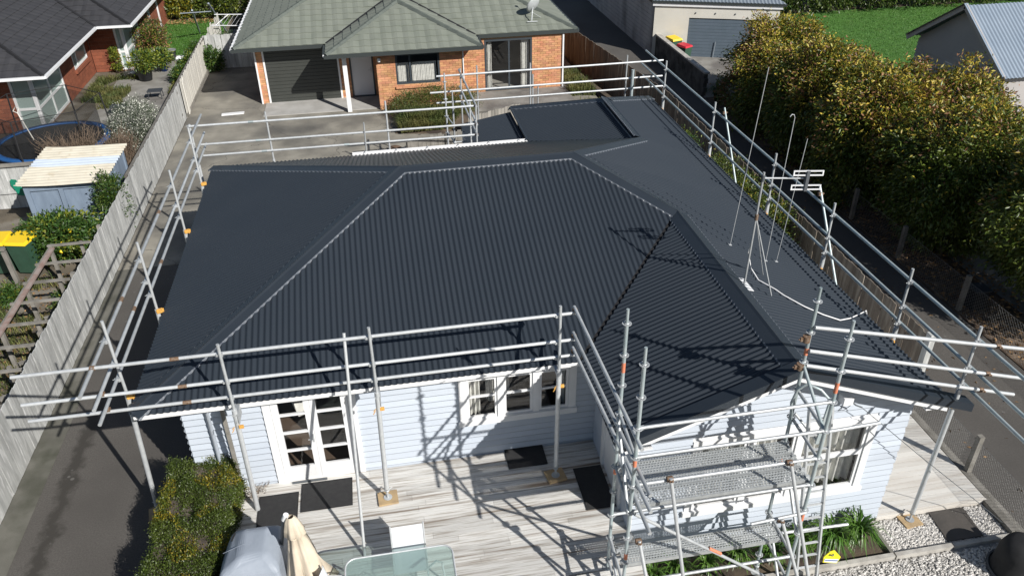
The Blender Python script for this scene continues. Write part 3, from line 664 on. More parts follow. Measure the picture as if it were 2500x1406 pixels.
# ---- front run of guard rails over the french doors
gf = guard('guard_rail', 'galvanised guard rails with three tubes along the front eave, left ends over the driveway', (-1,-.8,.3))
for z, a, c in ((3.74,-5.52,2.76),(3.225,-5.54,2.76),(2.915,-5.54,2.77)):
    tubeobj('rail', (a,-.76,z), (c,-.76,z+.01), RP, M['alu'], gf); MB().tube([(-3.35,-.76,z),(-3.22,-.76,z)], .031, 10).build('joint_sleeve', M['rust'], gf, fixn=False)
for x, bx, by, bz in ((-2.63,-2.72,-.62,.02),(-.45,-.50,-.80,.34),(2.50,2.48,-.84,.34)):
    tubeobj('post', (x,-.83,2.45), (x,-.815,3.95), .0245, M['galv'], gf)
    tubeobj('leg', (x,-.83,2.72), (bx,by,bz+.22), .041, M['alu'], gf, 12)
    MB().box(x-.045,x+.045,-.86,-.58,2.60,2.64).box(x+.03,x+.042,-.86,-.58,2.44,2.60).build('eave_bracket', M['galv'], gf)
    o = MB(); o.obox((x+.05,-.85,2.38), (.035,0,0), (0,.012,0), (0,0,.03)); o.tube([(x-.06,-.86,2.36),(x-.10,-.87,2.30)], .007, 6); o.tube([(x-.05,-.86,2.40),(x-.09,-.87,2.36)], .007, 6); o.build('wedge_clamp', M['clamp_yellow'], gf)
    if bz > .1: jack((bx,by,bz), gf)
    else: jack((bx,by,bz), gf)
for x in (-2.63,-.45,2.5):
    for z in (3.74,3.225,2.915): coupler((x,-.79,z), (0,0,1), gf, .034, .06, 'galv')
pad(-.50,-.80,.30,'pale timber sole board under the middle post, in front of the mat',.06); pad(2.48,-.84,.30,'timber sole board in the shade below the front window',.15)
# leaning prop
pr = MB().tube([(-.93,-1.97,.305),(-.83,-.70,3.82)], .025, 12).build('leaning_prop', M['alu']); tag(pr, 'single bare tube leaning from the deck up against the front guard rail', 'pole')

# ---- left run
gl = guard('guard_rail', 'galvanised guard rails along the left eave above the driveway', (-4.4,4,0))
for z, a, c in ((3.745,-1.43,9.93),(3.295,-1.18,9.85),(3.015,-1.17,9.79)): tubeobj('rail', (-4.42,a,z), (-4.42,c,z-.02), RP, M['galv'], gl)
for i, y in enumerate((-.1,2.36,5.5,7.97)):
    tubeobj('post', (-4.35,y,2.4), (-4.36,y+.03,4.09), .0245, M['alu'], gl); tubeobj('leg', (-4.35,y,2.7), (-4.5 if i == 0 else -4.38, y+.02, .22), .041, M['alu'], gl, 12)
    clampy((-4.30,y-.03,2.68), gl); jack((-4.5 if i == 0 else -4.38, y+.02, .04), gl)
    for z in (3.74,3.29,3.01): coupler((-4.39,y,z), (0,0,1), gl, .034, .06, 'galv')
for z, y in ((3.745,1.0),(3.295,1.4),(3.745,4.2),(3.015,3.5)): MB().tube([(-4.42,y,z),(-4.42,y+.13,z)], .031, 10).build('joint_sleeve', M['rust'], gl, fixn=False)
for p in ((-4.42,-.76,3.74),(-4.42,-.76,3.26),(-4.42,-.76,2.96)): coupler(p, (1,0,0), gl)
pad(-4.5,-.1,0.0,'dark timber sole board on the asphalt beside the hedge',.2)
# ---- right run
gr = guard('guard_rail', 'long galvanised guard rails along the right eave beside the trees', (8.4,4,-.4))
for z, a, c in ((3.74,12.9,-4.6),(3.25,13.2,-4.7),(2.92,13.0,-4.8)): tubeobj('rail', (8.46,a,z), (8.46,c,z), RP, M['galv_green'], gr)
for i, y in enumerate((10.9,7.3,3.95,1.5,-.97,-2.65)):
    tubeobj('post', (8.40,y,2.35), (8.41,y+.03,3.99), .0245, M['galv'], gr)
    clampy((8.36,y-.03,2.56), gr)
    if i < 5: tubeobj('leg', (8.40,y,2.85), (8.42,y,-.40), .041, M['alu'], gr, 12)
    else:
        tubeobj('leg', (8.40,y,2.85), (8.63,-2.40,-.22), .041, M['alu'], gr, 12); jack((8.635,-2.395,-.405), gr)
    for z in (3.74,3.25,2.92): coupler((8.43,y,z), (0,0,1), gr, .034, .06, 'galv')
pad(8.635,-2.395,-.45,'timber sole board on white gravel at the right corner of the house',.1)
tubeobj('brace', (8.5,6.98,3.96), (8.62,3.9,-.4), .0245, M['galv_green'], gr); tubeobj('brace', (8.5,2.28,3.99), (8.62,-.95,-.4), .0245, M['galv_green'], gr)
coupler((8.48,6.93,3.85), (0,.3,.9), gr); coupler((8.48,2.2,3.86), (0,.3,.9), gr)
# ---- rear runs
gb = guard('guard_rail', 'thin galvanised guard rails along the back eave in front of the garage yard', (-1,9.3,0))
for z, a, c in ((3.66,-4.64,2.62),(3.16,-4.45,2.63),(2.86,-4.45,2.60)): tubeobj('rail', (a,9.3,z), (c,9.3,z-.01), RP, M['alu'], gb)
for x, zt in ((-4.62,3.7),(-2.75,3.88),(.26,3.94),(2.45,3.75)):
    tubeobj('post', (x,9.34,2.4), (x,9.33,zt), .0245, M['alu'], gb); tubeobj('leg', (x,9.34,2.6), (x,9.36,.0), .034, M['alu'], gb, 12)
    for z in (3.66,3.16,2.86): coupler((x,9.32,z), (0,0,1), gb, .034, .06, 'galv')
tubeobj('post', (-.36,9.26,2.3), (-.34,9.26,3.44), .02, M['galv'], gb)
for x, z in ((-3.2,3.66),(-3.1,3.16),(-3.0,2.86),(-.9,2.86)): MB().tube([(x,9.3,z),(x+.13,9.3,z)], .030, 10).build('joint_sleeve', M['galv_green'], gb, fixn=False)
gc = guard('guard_rail', 'galvanised guard rails across the rear wing in front of the brick house', (5,12.1,0))
for z, a, c in ((3.62,.2,8.75),(3.14,1.63,8.76),(2.82,1.8,8.8)): tubeobj('rail', (a if z < 3.5 else 1.84,12.1,z), (c,12.1,z+.03), RP, M['alu'], gc)
for x, zt in ((3.04,3.85),(4.64,3.82),(7.62,3.86)):
    tubeobj('post', (x,12.14,0), (x,12.14,zt), .0245, M['galv'], gc)
    for z in (3.62,3.14,2.82): coupler((x,12.12,z), (0,0,1), gc, .034, .06, 'galv')
tubeobj('post', (4.72,12.16,0), (4.72,12.16,3.47), .0245, M['galv'], gc); tubeobj('post', (4.88,12.14,0), (4.88,12.14,3.1), .02, M['galv'], gc)
tubeobj('thick_post', (7.78,12.0,2.3), (7.78,12.0,3.45), .045, M['galv_green'], gc, 14)
gd = guard('guard_rail', 'short guard rail return linking the two rear runs beside the grassy bank', (2.6,10.5,0))
for z in (3.68,3.18,2.88): tubeobj('rail', (2.60,9.15,z), (2.56,12.6,z-.06), RP, M['galv'], gd); coupler((2.60,9.26,z-.02), (1,0,0), gd); coupler((2.57,12.14,z-.05), (1,0,0), gd)
tubeobj('post', (2.57,12.3,.0), (2.57,12.3,3.75), .0245, M['galv'], gd); tubeobj('post', (2.62,9.45,.0), (2.62,9.45,3.62), .0245, M['galv'], gd)
rt_ = thing('scaffold_standard', 'slim rosette scaffold frame standing beside the grassy bank behind the lean-to', 'scaffold', (2.0,10.7,0))
standard(2.12,10.5,.0,3.68,[1.2,1.7,2.2,2.7,3.2],rt_,'galv'); standard(2.0,11.3,.0,3.95,[1.2,1.7,2.2,2.7,3.2,3.7],rt_,'galv')
for z in (2.2,2.7): tubeobj('ledger', (2.12,10.5,z), (2.75,10.5,z), .022, M['galv'], rt_); tubeobj('ledger', (2.12,10.5,z), (2.0,11.3,z), .022, M['galv'], rt_)
# ---- wing left return and gable run
gw = guard('guard_rail', 'guard rails running from the front run to the scaffold tower along the wing', (2.8,-2,0))
for z, ye in ((3.80,-3.95),(3.30,-4.25),(3.00,-4.25)): tubeobj('rail', (2.76,-.66,z), (2.80+(3.8-z)*.1,ye,z+.02), RP, M['galv'], gw); coupler((2.76,-.72,z-.03), (1,0,0), gw)
tubeobj('rail', (2.90,-2.6,2.62), (2.90,-4.25,2.62), RP, M['galv'], gw)
gg = guard('guard_rail', 'bright guard rails sloping with the gable from the tower out to the right', (7,-2.95,0))
for (a, za, c, zc) in ((5.47,4.61,9.05,3.72),(5.47,4.22,9.35,3.11),(5.47,3.97,9.08,2.87)):
    tubeobj('rail', (a,-2.95,za), (c,-2.95,zc), RP, M['alu'], gg); k = (8.46-a)/(c-a); coupler((8.46,-2.95,za+(zc-za)*k), (1,0,-.2), gg, mt='rust')

# ---- the tower
tw = thing('scaffold_tower', 'galvanised rosette scaffold tower with two perforated platforms before the gable', 'scaffold', (4.1,-3.3,-.45))
DZ = [5.0-.5*k for k in range(11)]
SA, SB, SC, SD = (2.85,-2.9), (2.80,-3.75), (5.46,-2.9), (5.42,-3.75)
for (x, y), zt, tape in ((SA,5.22,((4.22,.16),(2.36,.14))),(SB,5.25,((3.35,.16),(1.55,.12))),(SC,5.21,((4.12,.12),(2.1,.1))),(SD,5.27,((4.15,.17),(1.78,.15)))):
    standard(x, y, .34 if x < 3 else -.40, zt, [z for z in DZ if z > (.5 if x < 3 else -.2)], tw, tape=tape); jack((x,y,.30 if x < 3 else -.45), tw)
def ledger(p, q, r=.0235, mt='galv'):
    o = tubeobj('ledger', p, q, r, M[mt], tw); p, q = Vector(p), Vector(q); d = (q-p).normalized()
    for e, s_ in ((p,1),(q,-1)): MB().obox(e+d*s_*.045, d*.03, Vector((0,0,.028)), d.cross(Vector((0,0,1)))*.014).build('wedge_head', M['galv'], tw)
for z in (4.0,3.5,3.0,2.5,1.0): ledger((SB[0],SB[1],z), (SD[0],SD[1],z))
for z in (2.5,1.5,.5): ledger((SA[0],SA[1],z), (SC[0],SC[1],z))
for z in (3.5,3.0,2.5,1.0,0.5): ledger((SA[0],SA[1],z), (SB[0],SB[1],z)); ledger((SC[0],SC[1],z), (SD[0],SD[1],z))
tubeobj('brace', (SB[0]+.05,SB[1]-.05,2.5), (SD[0]-.05,SD[1]-.05,.4), .0235, M['galv'], tw); MB().tube([(4.02,-3.80,1.55),(4.22,-3.80,1.39)], .0248, 10).build('orange_band', M['orange_tape'], tw, fixn=False)
tubeobj('brace', (SA[0]-.03,SA[1],3.5), (SB[0]-.03,SB[1],2.5), .0235, M['galv'], tw); tubeobj('brace', (SC[0]-.02,SC[1],4.0), (SD[0]-.02,SD[1],3.5), .0235, M['galv_green'], tw)
tubeobj('brace', (SC[0]-.02,SC[1],2.5), (SD[0]-.02,SD[1],1.5), .0235, M['galv'], tw); tubeobj('brace', (SC[0],SC[1],1.0), (SD[0],SD[1],.0), .0235, M['galv'], tw)
tubeobj('brace', (SA[0],SA[1],1.0), (SB[0],SB[1],.5), .0235, M['galv'], tw)
tubeobj('ledger', (5.38,-3.02,.62), (6.85,-3.02,.62-.06), .0235, M['alu'], tw); tubeobj('ledger', (5.45,-3.70,3.42), (6.25,-3.70,3.45), .0235, M['galv'], tw)
def plank(x0, x1, y0, y1, z, parent):
    """perforated steel plank: every hole is open"""
    nx = int((x1-x0)/.046); ny = int((y1-y0-.03)/.04); px_, py = (x1-x0-.06)/nx, (y1-y0-.03)/ny; vv = []; fs = []
    for i in range(nx):
        for j in range(ny):
            cx = x0+.03+(i+.5)*px_; cy_ = y0+.015+(j+.5)*py; hx, hy = px_/2, py/2; r = .0125; b = len(vv)
            ox = (px_/4 if j % 2 else -px_/4)*.6
            vv += [(cx-hx,cy_-hy,z),(cx+hx,cy_-hy,z),(cx+hx,cy_+hy,z),(cx-hx,cy_+hy,z)] + [(cx+ox-r,cy_,z+.004),(cx+ox,cy_-r,z+.004),(cx+ox+r,cy_,z+.004),(cx+ox,cy_+r,z+.004)]
            fs += [(b,b+1,b+5),(b+1,b+6,b+5),(b+1,b+2,b+6),(b+2,b+7,b+6),(b+2,b+3,b+7),(b+3,b+4,b+7),(b+3,b,b+4),(b,b+5,b+4)]
    pk = MB().add(vv, fs).build('platform_plank', M['galv_plank'], parent, fixn=False)
    e = MB(); e.box(x0,x1,y0,y0+.014,z-.065,z+.003); e.box(x0,x1,y1-.014,y1,z-.065,z+.003); e.box(x0,x0+.03,y0+.015,y1-.015,z-.05,z+.002); e.box(x1-.03,x1,y0+.015,y1-.015,z-.05,z+.002)
    e.build('plank_rim', M['galv_plank'], pk)
    for xx in (x0-.015, x1+.015):
        for yy in (y0+.06, y1-.06): MB().obox((xx,yy,z-.01), (.03,0,0), (0,.018,0), (0,0,.03)).build('plank_hook', M['galv'], pk)
for k in range(3): plank(2.90, 5.40, -3.70+k*.265, -3.70+k*.265+.255, 2.545, tw)
plank(2.92, 5.42, -3.42, -3.10, .99, tw)
# rakers clamped to the outer ledger
for nm, p, q in (('raker',(3.30,-3.80,3.08),(3.72,-4.75,-.44)),('raker',(4.99,-3.80,3.06),(5.62,-4.9,-.44)),('raker',(5.05,-3.82,1.95),(5.66,-4.85,-.44)),('raker',(2.93,-3.86,2.02),(3.12,-4.8,.31))):
    tubeobj(nm, p, q, .0255, M['alu'], tw, 12); coupler(Vector(p)+Vector((0,.03,-.04)), (1,0,0), tw, .042, .08, 'rust')
tubeobj('ledger', (4.6,-3.80,1.93), (5.42,-3.80,1.99), .0235, M['galv'], tw)
for z in (4.42,3.95): coupler((5.40,-2.93,z), (0,0,1), tw, .055, .09, 'rust')
# ladder and its hoop gate inside the tower
ld = thing('ladder', 'aluminium ladder rising through the right end of the scaffold tower', 'ladder', (6.2,-3.2,-.45))
for dx in (0, .36): MB().bar((5.50+dx*.95,-3.22,3.4), (5.98+dx,-3.30,-.44), .028, .065, up=(0,1,0)).build('stile', M['alu'], ld)
for k in range(13):
    t = (k+.7)/13.3; a = Vector((5.50,-3.22,3.4)).lerp(Vector((5.98,-3.30,-.44)), t); MB().bar(a, a+Vector((.35,0,.0)), .03, .022).build('rung', M['alu'], ld)
gh = thing('ladder_gate', 'bent tube ladder gate fixed at the top of the tower ladder', 'gate', (5.6,-3.4,2.6))
MB().tube([(5.42,-2.98,2.95),(5.36,-2.98,3.35),(5.40,-3.0,3.6),(5.50,-3.05,3.72),(5.66,-3.14,3.66),(5.80,-3.22,3.5)], .021, 10).build('hoop', M['galv_green'], gh); MB().bar((5.80,-3.22,3.52),(5.72,-3.25,2.75),.05,.03,up=(0,1,0)).build('gate_post', M['galv_green'], gh); tubeobj('gate_brace', (5.45,-3.0,3.5), (5.74,-3.22,3.05), .02, M['galv'], gh); tubeobj('gate_brace', (5.44,-3.0,3.15), (5.72,-3.22,2.8), .02, M['galv'], gh)
# inspection tag
tg = thing('inspection_tag', 'yellow triangular scaffold tag hanging from a ladder stile over the strap plants', 'tag', (6.4,-3.34,.35))
def P3(x, z): return (x, -3.36-.002, z)
MB().add([(6.30,-3.37,.18),(6.56,-3.37,.10),(6.60,-3.37,.24),(6.46,-3.36,.42),(6.38,-3.36,.40),(6.30,-3.36,.30)]+[(6.30,-3.36,.18),(6.56,-3.36,.10),(6.60,-3.36,.24),(6.46,-3.35,.42),(6.38,-3.35,.40),(6.30,-3.35,.30)], [(0,1,2,3,4,5),(11,10,9,8,7,6)]+[(i,(i+1)%6,6+(i+1)%6,6+i) for i in range(6)]).build('plate', M['tag_yellow'], tg)
MB().add([(6.315,-3.374,.195),(6.55,-3.374,.118),(6.575,-3.373,.20),(6.315,-3.371,.265)], [(0,1,2,3)]).build('white_panel', M['tag_white'], tg); MB().add([(6.325,-3.376,.225),(6.56,-3.376,.155),(6.565,-3.3755,.175),(6.325,-3.3755,.245)], [(0,1,2,3)]).build('blue_stripe', M['tag_blue'], tg)
MB().lathe((6.42,-3.37,.34), [(.02,0),(.035,0),(.035,.01),(.02,.01)], 12).build('tag_hole_ring', M['pole_grey'], tg); MB().tube([(6.42,-3.36,.36),(6.36,-3.31,.47),(6.30,-3.30,.5)], .005, 6).build('tag_strap', M['pole_grey'], tg)

# ------------------------------------------------------------------ aerials, cable and dish on the roof
an = thing('tv_aerial', 'galvanised tripod aerial mast with a small white twin-panel antenna on the right slope', 'aerial', (5.9,-.1,3.4))
mb_, mt_ = Vector((5.83,-.26,3.58)), Vector((5.84,-.27,5.65))
tubeobj('mast', mb_, mt_, .018, M['galv'], an)
tubeobj('stay', (5.84,-.27,4.85), (6.24,-.48,3.45), .010, M['galv'], an); tubeobj('stay', (5.84,-.26,4.85), (6.5,.35,3.33), .008, M['galv'], an)
MB().obox((5.84,-.24,3.585), (.09,0,-.03), (.0,.20,0), (0,0,.004)).build('foot_plate', M['white_plastic'], an)
MB().tube([(5.84,-.27,4.82),(5.84,-.27,4.92)], .03, 8).build('stay_collar', M['rust'], an); MB().tube([(5.84,-.27,5.50),(5.84,-.27,5.60)], .03, 8).build('boom_clamp', M['pole_grey'], an)
tubeobj('boom', (5.84,-.27,5.55), (6.45,-.40,5.55), .014, M['alu'], an)
pn = MB()
for zz in (5.66, 5.42):
    for dz in (-.035,.035): pn.bar((6.26,-.42,zz+dz),(6.70,-.50,zz+dz),.014,.02)
    for t in (0,.5,1): pn.bar((6.26+.44*t,-.42-.08*t,zz-.045),(6.26+.44*t,-.42-.08*t,zz+.045),.02,.014,up=(0,1,0))
pn.build('antenna_panel', M['white_plastic'], an); MB().box(6.45,6.50,-.48,-.42,5.36,5.70).build('antenna_bracket', M['pole_grey'], an)
for i, (g0, g1, lb) in enumerate((((6.29,1.34,3.4),(6.45,1.26,6.8),'tallest thin whip aerial on the right slope, left one of three'),((6.88,1.0,3.18),(6.92,.98,6.0),'whip aerial with a hooked tip standing on the right slope'),((7.17,1.12,3.06),(7.28,1.06,5.56),'shortest plain whip aerial on the right slope next to the hooked one'))):
    t = thing('whip_aerial', lb, 'aerial', g0, 'thin whip aerials on the right slope'); g0, g1 = Vector(g0), Vector(g1); d = g1-g0
    if i == 1: MB().tube([g0, g1, g1+Vector((-.02,0,.05)), g1+Vector((-.06,0,.06)), g1+Vector((-.09,0,.02))], .007, 6).build('rod', M['alu'], t)
    else: tubeobj('rod', g0, g1, .0065, M['alu'], t, 6)
    MB().tube([g0+d*.44, g0+d*.48], .018, 8).build('clip', M['pole_grey'], t); MB().obox(g0+Vector((0,0,.03)), (.03,0,-.01), (0,.02,0), (0,0,.006)).build('foot', M['alu'], t)
MB().tube([(5.84,-.25,4.5),(6.0,.1,4.0),(6.28,.42,3.46),(6.24,.02,3.455),(6.46,-.20,3.375),(6.54,-.36,3.345),(6.81,-.62,3.245),(7.1,-.76,3.135),(7.39,-.83,3.03),(7.71,-.65,2.905),(8.08,-.38,2.765),(8.36,-.17,2.66),(8.42,-.13,2.55)], .011, 8).build('aerial_cable', M['cable_white']); tag(bpy.data.objects['aerial_cable'], 'loose white cable snaking down the right slope to the eave', 'cable')

# ------------------------------------------------------------------ things on the deck
# furniture cover
cv = thing('furniture_cover', 'grey fitted cover over a tall barbecue on the deck by the hedge', 'cover', (-2.5,-2.2,.3))
cb = [(-3.08,-2.95,.31),(-1.98,-2.98,.31),(-1.96,-1.82,.31),(-3.06,-1.80,.31)]; cm = [(-3.03,-2.88,.85),(-2.03,-2.90,.82),(-2.02,-1.90,.86),(-3.02,-1.86,.82)]; ct = [(-2.92,-2.75,1.27),(-2.08,-2.78,1.29),(-2.06,-1.98,1.31),(-2.80,-1.93,1.27)]; cr_ = [(-2.62,-2.62,1.42),(-2.26,-2.58,1.43),(-2.22,-2.10,1.47),(-2.60,-2.08,1.45)]
vv = cb+cm+ct+cr_; fs = [(l*4+k, l*4+(k+1)%4, (l+1)*4+(k+1)%4, (l+1)*4+k) for l in range(3) for k in range(4)]+[(12,13,14),(12,14,15)]
co = MB().add(vv, fs).build('cover_cloth', M['cover_grey'], cv); sb_ = co.modifiers.new('b','BEVEL'); sb_.width = .07; sb_.segments = 4
MB().tube([(-2.04,-1.88,.40),(-2.05,-1.93,.9),(-2.075,-1.985,1.28),(-2.22,-2.10,1.455)], .004, 6).build('seam', M['cover_grey'], cv); MB().tube([(-2.03,-2.40,1.30),(-2.3,-2.36,1.445),(-2.6,-2.36,1.435),(-2.9,-2.34,1.28)], .004, 6).build('seam', M['cover_grey'], cv)
MB().bar((-2.78,-2.20,1.36),(-2.74,-2.07,1.375),.025,.012).build('cover_vent', M['black_rubber'], cv)
# folded market umbrella
um = thing('folded_umbrella', 'folded cream canvas patio umbrella on a grey pole beside the cover', 'umbrella', (-1.95,-2.5,.3))
tubeobj('pole', (-2.28,-2.05,.3), (-1.90,-2.46,2.0), .030, M['pole_grey'], um, 12); MB().tube([(-2.11,-2.235,1.06),(-2.085,-2.265,1.18)], .042, 12).build('crank_housing', M['white_plastic'], um); MB().tube([(-2.25,-2.085,.45),(-2.21,-2.125,.62)], .047, 12).build('base_sleeve', M['white_plastic'], um)
prof = [(.05,2.06),(.09,2.0),(.135,1.84),(.15,1.74),(.115,1.70),(.15,1.5),(.185,1.25),(.22,1.02),(.26,.82),(.30,.62),(.27,.55)]; vv = []; n_ = 28
for j, (r_, z) in enumerate(prof):
    for k in range(n_):
        a = 2*math.pi*k/n_; rr = r_*(1+(.20*math.cos(a*7+j*.35)+.09*math.cos(a*13-j*.6))*(j/5+.25)); cx = -1.80+.07*(2.0-z); vv.append((cx+rr*math.cos(a)*.95, -2.55-.05*(2-z)+rr*math.sin(a)*.85, z))
MB().add(vv, [(j*n_+k, j*n_+(k+1)%n_, (j+1)*n_+(k+1)%n_, (j+1)*n_+k) for j in range(len(prof)-1) for k in range(n_)], True).build('canopy', M['canvas'], um)
MB().tube([(-1.90,-2.50,1.97),(-1.86,-2.51,2.07)], [.045,.04], 14).build('top_cap', M['white_plastic'], um); MB().tube([(-1.92,-2.50,1.70),(-1.80,-2.68,1.70),(-1.66,-2.55,1.69)], .014, 6).build('tie', M['canvas'], um)
# glass table
tb = thing('glass_table', 'frosted glass patio table with rounded corners and bent tube legs', 'table', (-.3,-3.3,.3))
def rrect(x0,x1,y0,y1,r,z,n=6): return [(cx+r*math.cos(a0+math.pi/2*k/n), cy_+r*math.sin(a0+math.pi/2*k/n), z) for cx,cy_,a0 in ((x1-r,y1-r,0),(x0+r,y1-r,math.pi/2),(x0+r,y0+r,math.pi),(x1-r,y0+r,1.5*math.pi)) for k in range(n+1)]
pt = rrect(-1.16,.44,-3.62,-2.58,.16,1.02); pb = [(x,y,1.008) for x,y,z in pt]; n_ = len(pt)
MB().add(pt+pb, [tuple(range(n_)), tuple(range(2*n_-1,n_-1,-1))]+[(i,n_+i,n_+(i+1)%n_,(i+1)%n_) for i in range(n_)]).build('glass_top', M['glass_frost'], tb)
MB().tube(pt+[pt[0]], .014, 8, False).build('table_rim', M['alu'], tb)
for sx_, x in ((1,.30),(-1,-1.02)):
    for sy_, y in ((1,-2.72),(-1,-3.48)): MB().tube([(x-sx_*.3,y-sy_*.25,.99),(x-sx_*.12,y-sy_*.08,.96),(x-sx_*.03,y,.8),(x,y+sy_*.02,.31)], .016, 8).build('leg', M['alu'], tb)
# sling chairs
def chair(nm, lb, x, y, rz, arms=True):
    t = thing(nm, lb, 'chair', (x,y,.3), 'white sling chairs at the glass table'); R = Matrix.Translation((x,y,.3)) @ Matrix.Rotation(rz,4,'Z')
    T = lambda *p: R @ Vector(p)
    MB().add([T(-.24,.02,.42),T(.24,.02,.42),T(.24,-.4,.44),T(-.24,-.4,.44),T(-.24,.14,.86),T(.24,.14,.86),T(-.24,.03,.418),T(.24,.03,.418)], [(0,1,2,3),(6,7,5,4)]).build('sling', M['sling_white'], t)
    for s_ in (-1,1):
        MB().tube([T(s_*.255,.15,.88),T(s_*.255,.05,.5),T(s_*.255,.0,.42),T(s_*.255,-.42,.44),T(s_*.255,-.46,.40),T(s_*.27,-.50,.01)], .013, 8).build('frame_tube', M['alu'], t); MB().tube([T(s_*.255,-.05,.43),T(s_*.27,.18,.01)], .013, 8).build('rear_leg', M['alu'], t)
        if arms: MB().tube([T(s_*.265,.09,.66),T(s_*.29,-.1,.67),T(s_*.29,-.36,.66),T(s_*.27,-.43,.44)], .013, 8).build('armrest', M['alu'], t)
chair('sling_chair', 'white sling chair tucked under the back edge of the glass table', -.21, -2.36, 0, False)
chair('sling_chair', 'white sling chair at the left end of the glass table beside the umbrella', -1.42, -3.05, math.radians(70))

# ------------------------------------------------------------------ hedge by the driveway
def hedge_box(name, label, cat, x0,x1,y0,y1,z0,z1, n, size, mats, gold, group=None, core='leaf_hedge'):
    t = thing(name, label, cat, ((x0+x1)/2,(y0+y1)/2,z0), group)
    ins = .06; MB().box(x0+ins,x1-ins,y0+ins,y1-ins,z0,z1-ins).build('stems', M['bark'], t)
    A = [((y1-y0)*(z1-z0),0),((y1-y0)*(z1-z0),1),((x1-x0)*(z1-z0),2),((x1-x0)*(z1-z0),3),((x1-x0)*(y1-y0)*1.6,4)]; tot = sum(a for a,_ in A); P = []; D = []
    for a, k in A:
        m_ = int(n*a/tot); u = rng.random((m_,3)); p = np.empty((m_,3)); p[:,0] = x0+(x1-x0)*u[:,0]; p[:,1] = y0+(y1-y0)*u[:,1]; p[:,2] = z0+(z1-z0)*u[:,2]
        d = np.zeros((m_,3)); ax_ = (0,0,1,1,2)[k]; sg = (-1,1,-1,1,1)[k]; v = ((x0,x1),(y0,y1),(z0,z1))[ax_]; p[:,ax_] = (v[1] if sg > 0 else v[0]); d[:,ax_] = sg; P.append(p); D.append(d)
    P = np.vstack(P); D = np.vstack(D); lump = .05*np.sin(P[:,0]*9+P[:,1]*5)+.045*np.sin(P[:,1]*8.3+P[:,2]*7)+.03*np.sin(P[:,0]*21+P[:,2]*17)
    P += D*(lump-.03+rng.normal(0,.022,len(P)))[:,None] + rng.normal(0,.03,P.shape)
    gn = np.sin(P[:,0]*7.2+1+2*np.sin(P[:,1]*2.3))+np.sin(P[:,1]*4.1+P[:,0]*3+1.5*np.sin(P[:,0]*5))+.8*np.sin(P[:,2]*6+P[:,1]*9); mi = ((gn > gold) & (rng.random(len(P)) < .42)).astype(int)
    leafmesh('foliage', P, D+unit(len(P))*.8, size, .5, mats, mi, t); return t
hedge_box('clipped_hedge', 'clipped box hedge with yellow patches between driveway and deck', 'hedge', -4.12,-3.02,-4.2,.02,0,1.02, 130000, .031, [M['leaf_hedge'],M['leaf_hedge_gold']], .35)
dv = thing('dead_vine', 'dry brown twigs at the corner of hedge and deck', 'plant', (-2.85,-.2,.3))
for k in range(14):
    a = rnd.uniform(0,6.28); p = [(-2.85+.02*k%.2,-.2,.3)]
    for j in range(5): p.append((p[-1][0]+rnd.uniform(-.08,.1), p[-1][1]+rnd.uniform(-.09,.09), max(.31,p[-1][2]+rnd.uniform(-.03,.1))))
    MB().tube(p, .004, 4).build('stem', M['twig'], dv)

# ------------------------------------------------------------------ front right: bed, gravel, fence
def strap_plant(lb, x, y, z, n=70, r=.42, h=.34, group='strap-leaf plants in the bed under the gable', mt='leaf_strap', wd=.022):
    t = thing('strap_plant', lb, 'plant', (x,y,z), group); vv = []; fs = []
    for k in range(n):
        a = rnd.uniform(0,6.283); L_ = r*rnd.uniform(.6,1.15); hh = h*rnd.uniform(.7,1.2); c, s_ = math.cos(a), math.sin(a); ox, oy = rnd.uniform(-.06,.06), rnd.uniform(-.06,.06); w_ = wd*rnd.uniform(.7,1.2); b = len(vv)
        for j in range(6):
            t_ = j/5; rr = L_*t_**1.2; zz = hh*math.sin(min(1,t_*1.15)*math.pi*.78)*1.05; ww = w_*(1-.85*t_**3)
            vv += [(x+ox+c*rr-s_*ww/2, y+oy+s_*rr+c*ww/2, z+zz), (x+ox+c*rr+s_*ww/2, y+oy+s_*rr-c*ww/2, z+zz+.004)]
        fs += [(b+2*j,b+2*j+1,b+2*j+3,b+2*j+2) for j in range(5)]
    MB().add(vv, fs, True).build('leaves', M[mt], t, fixn=False); MB().lathe((x,y,z-.01), [(.001,.08),(.05,.06),(.07,0)], 8).build('crown_base', M['leaf_green'], t)
    return t
for x, y, s_, lb in ((7.42,-2.62,1.45,'large glossy strap-leaf clump at the right end of the bed'),(6.9,-2.68,1.4,'strap-leaf clump just right of the yellow tag'),(6.35,-2.6,1.15,'strap-leaf clump behind the yellow tag'),(5.8,-2.7,1.0,'small strap-leaf clump in the shade right of the tower legs'),(5.2,-2.65,1.0,'strap-leaf clump between the tower legs on the right'),(4.65,-2.72,.9,'strap-leaf clump under the lower platform, right of centre'),(4.12,-2.7,.95,'strap-leaf clump under the lower platform, left of centre'),(3.7,-2.75,.8,'strap-leaf clump at the deck edge')):
    strap_plant(lb, x, y, -.45, int(105*s_), .36*s_, .34*s_)
for x, y, lb in ((5.0,-3.75,'strap-leaf plant in front of the tower kerb, right'),(4.45,-3.6,'strap-leaf plant in front of the tower kerb, middle'),(3.95,-3.7,'strap-leaf plant in front of the tower kerb, left')): strap_plant(lb, x, y, -.45, 75, .42, .36)
kb = thing('timber_edging', 'weathered white timber edging along the garden bed and gravel', 'edging', (7,-3.06,-.46))
for a, c in ((3.46,5.9),(5.92,7.9),(7.93,9.0),(9.02,10.2)): MB().box(a,c,-3.10,-3.02,-.47,-.37+rnd.uniform(-.01,.01)).build('timber', M['kerb_stone'], kb)
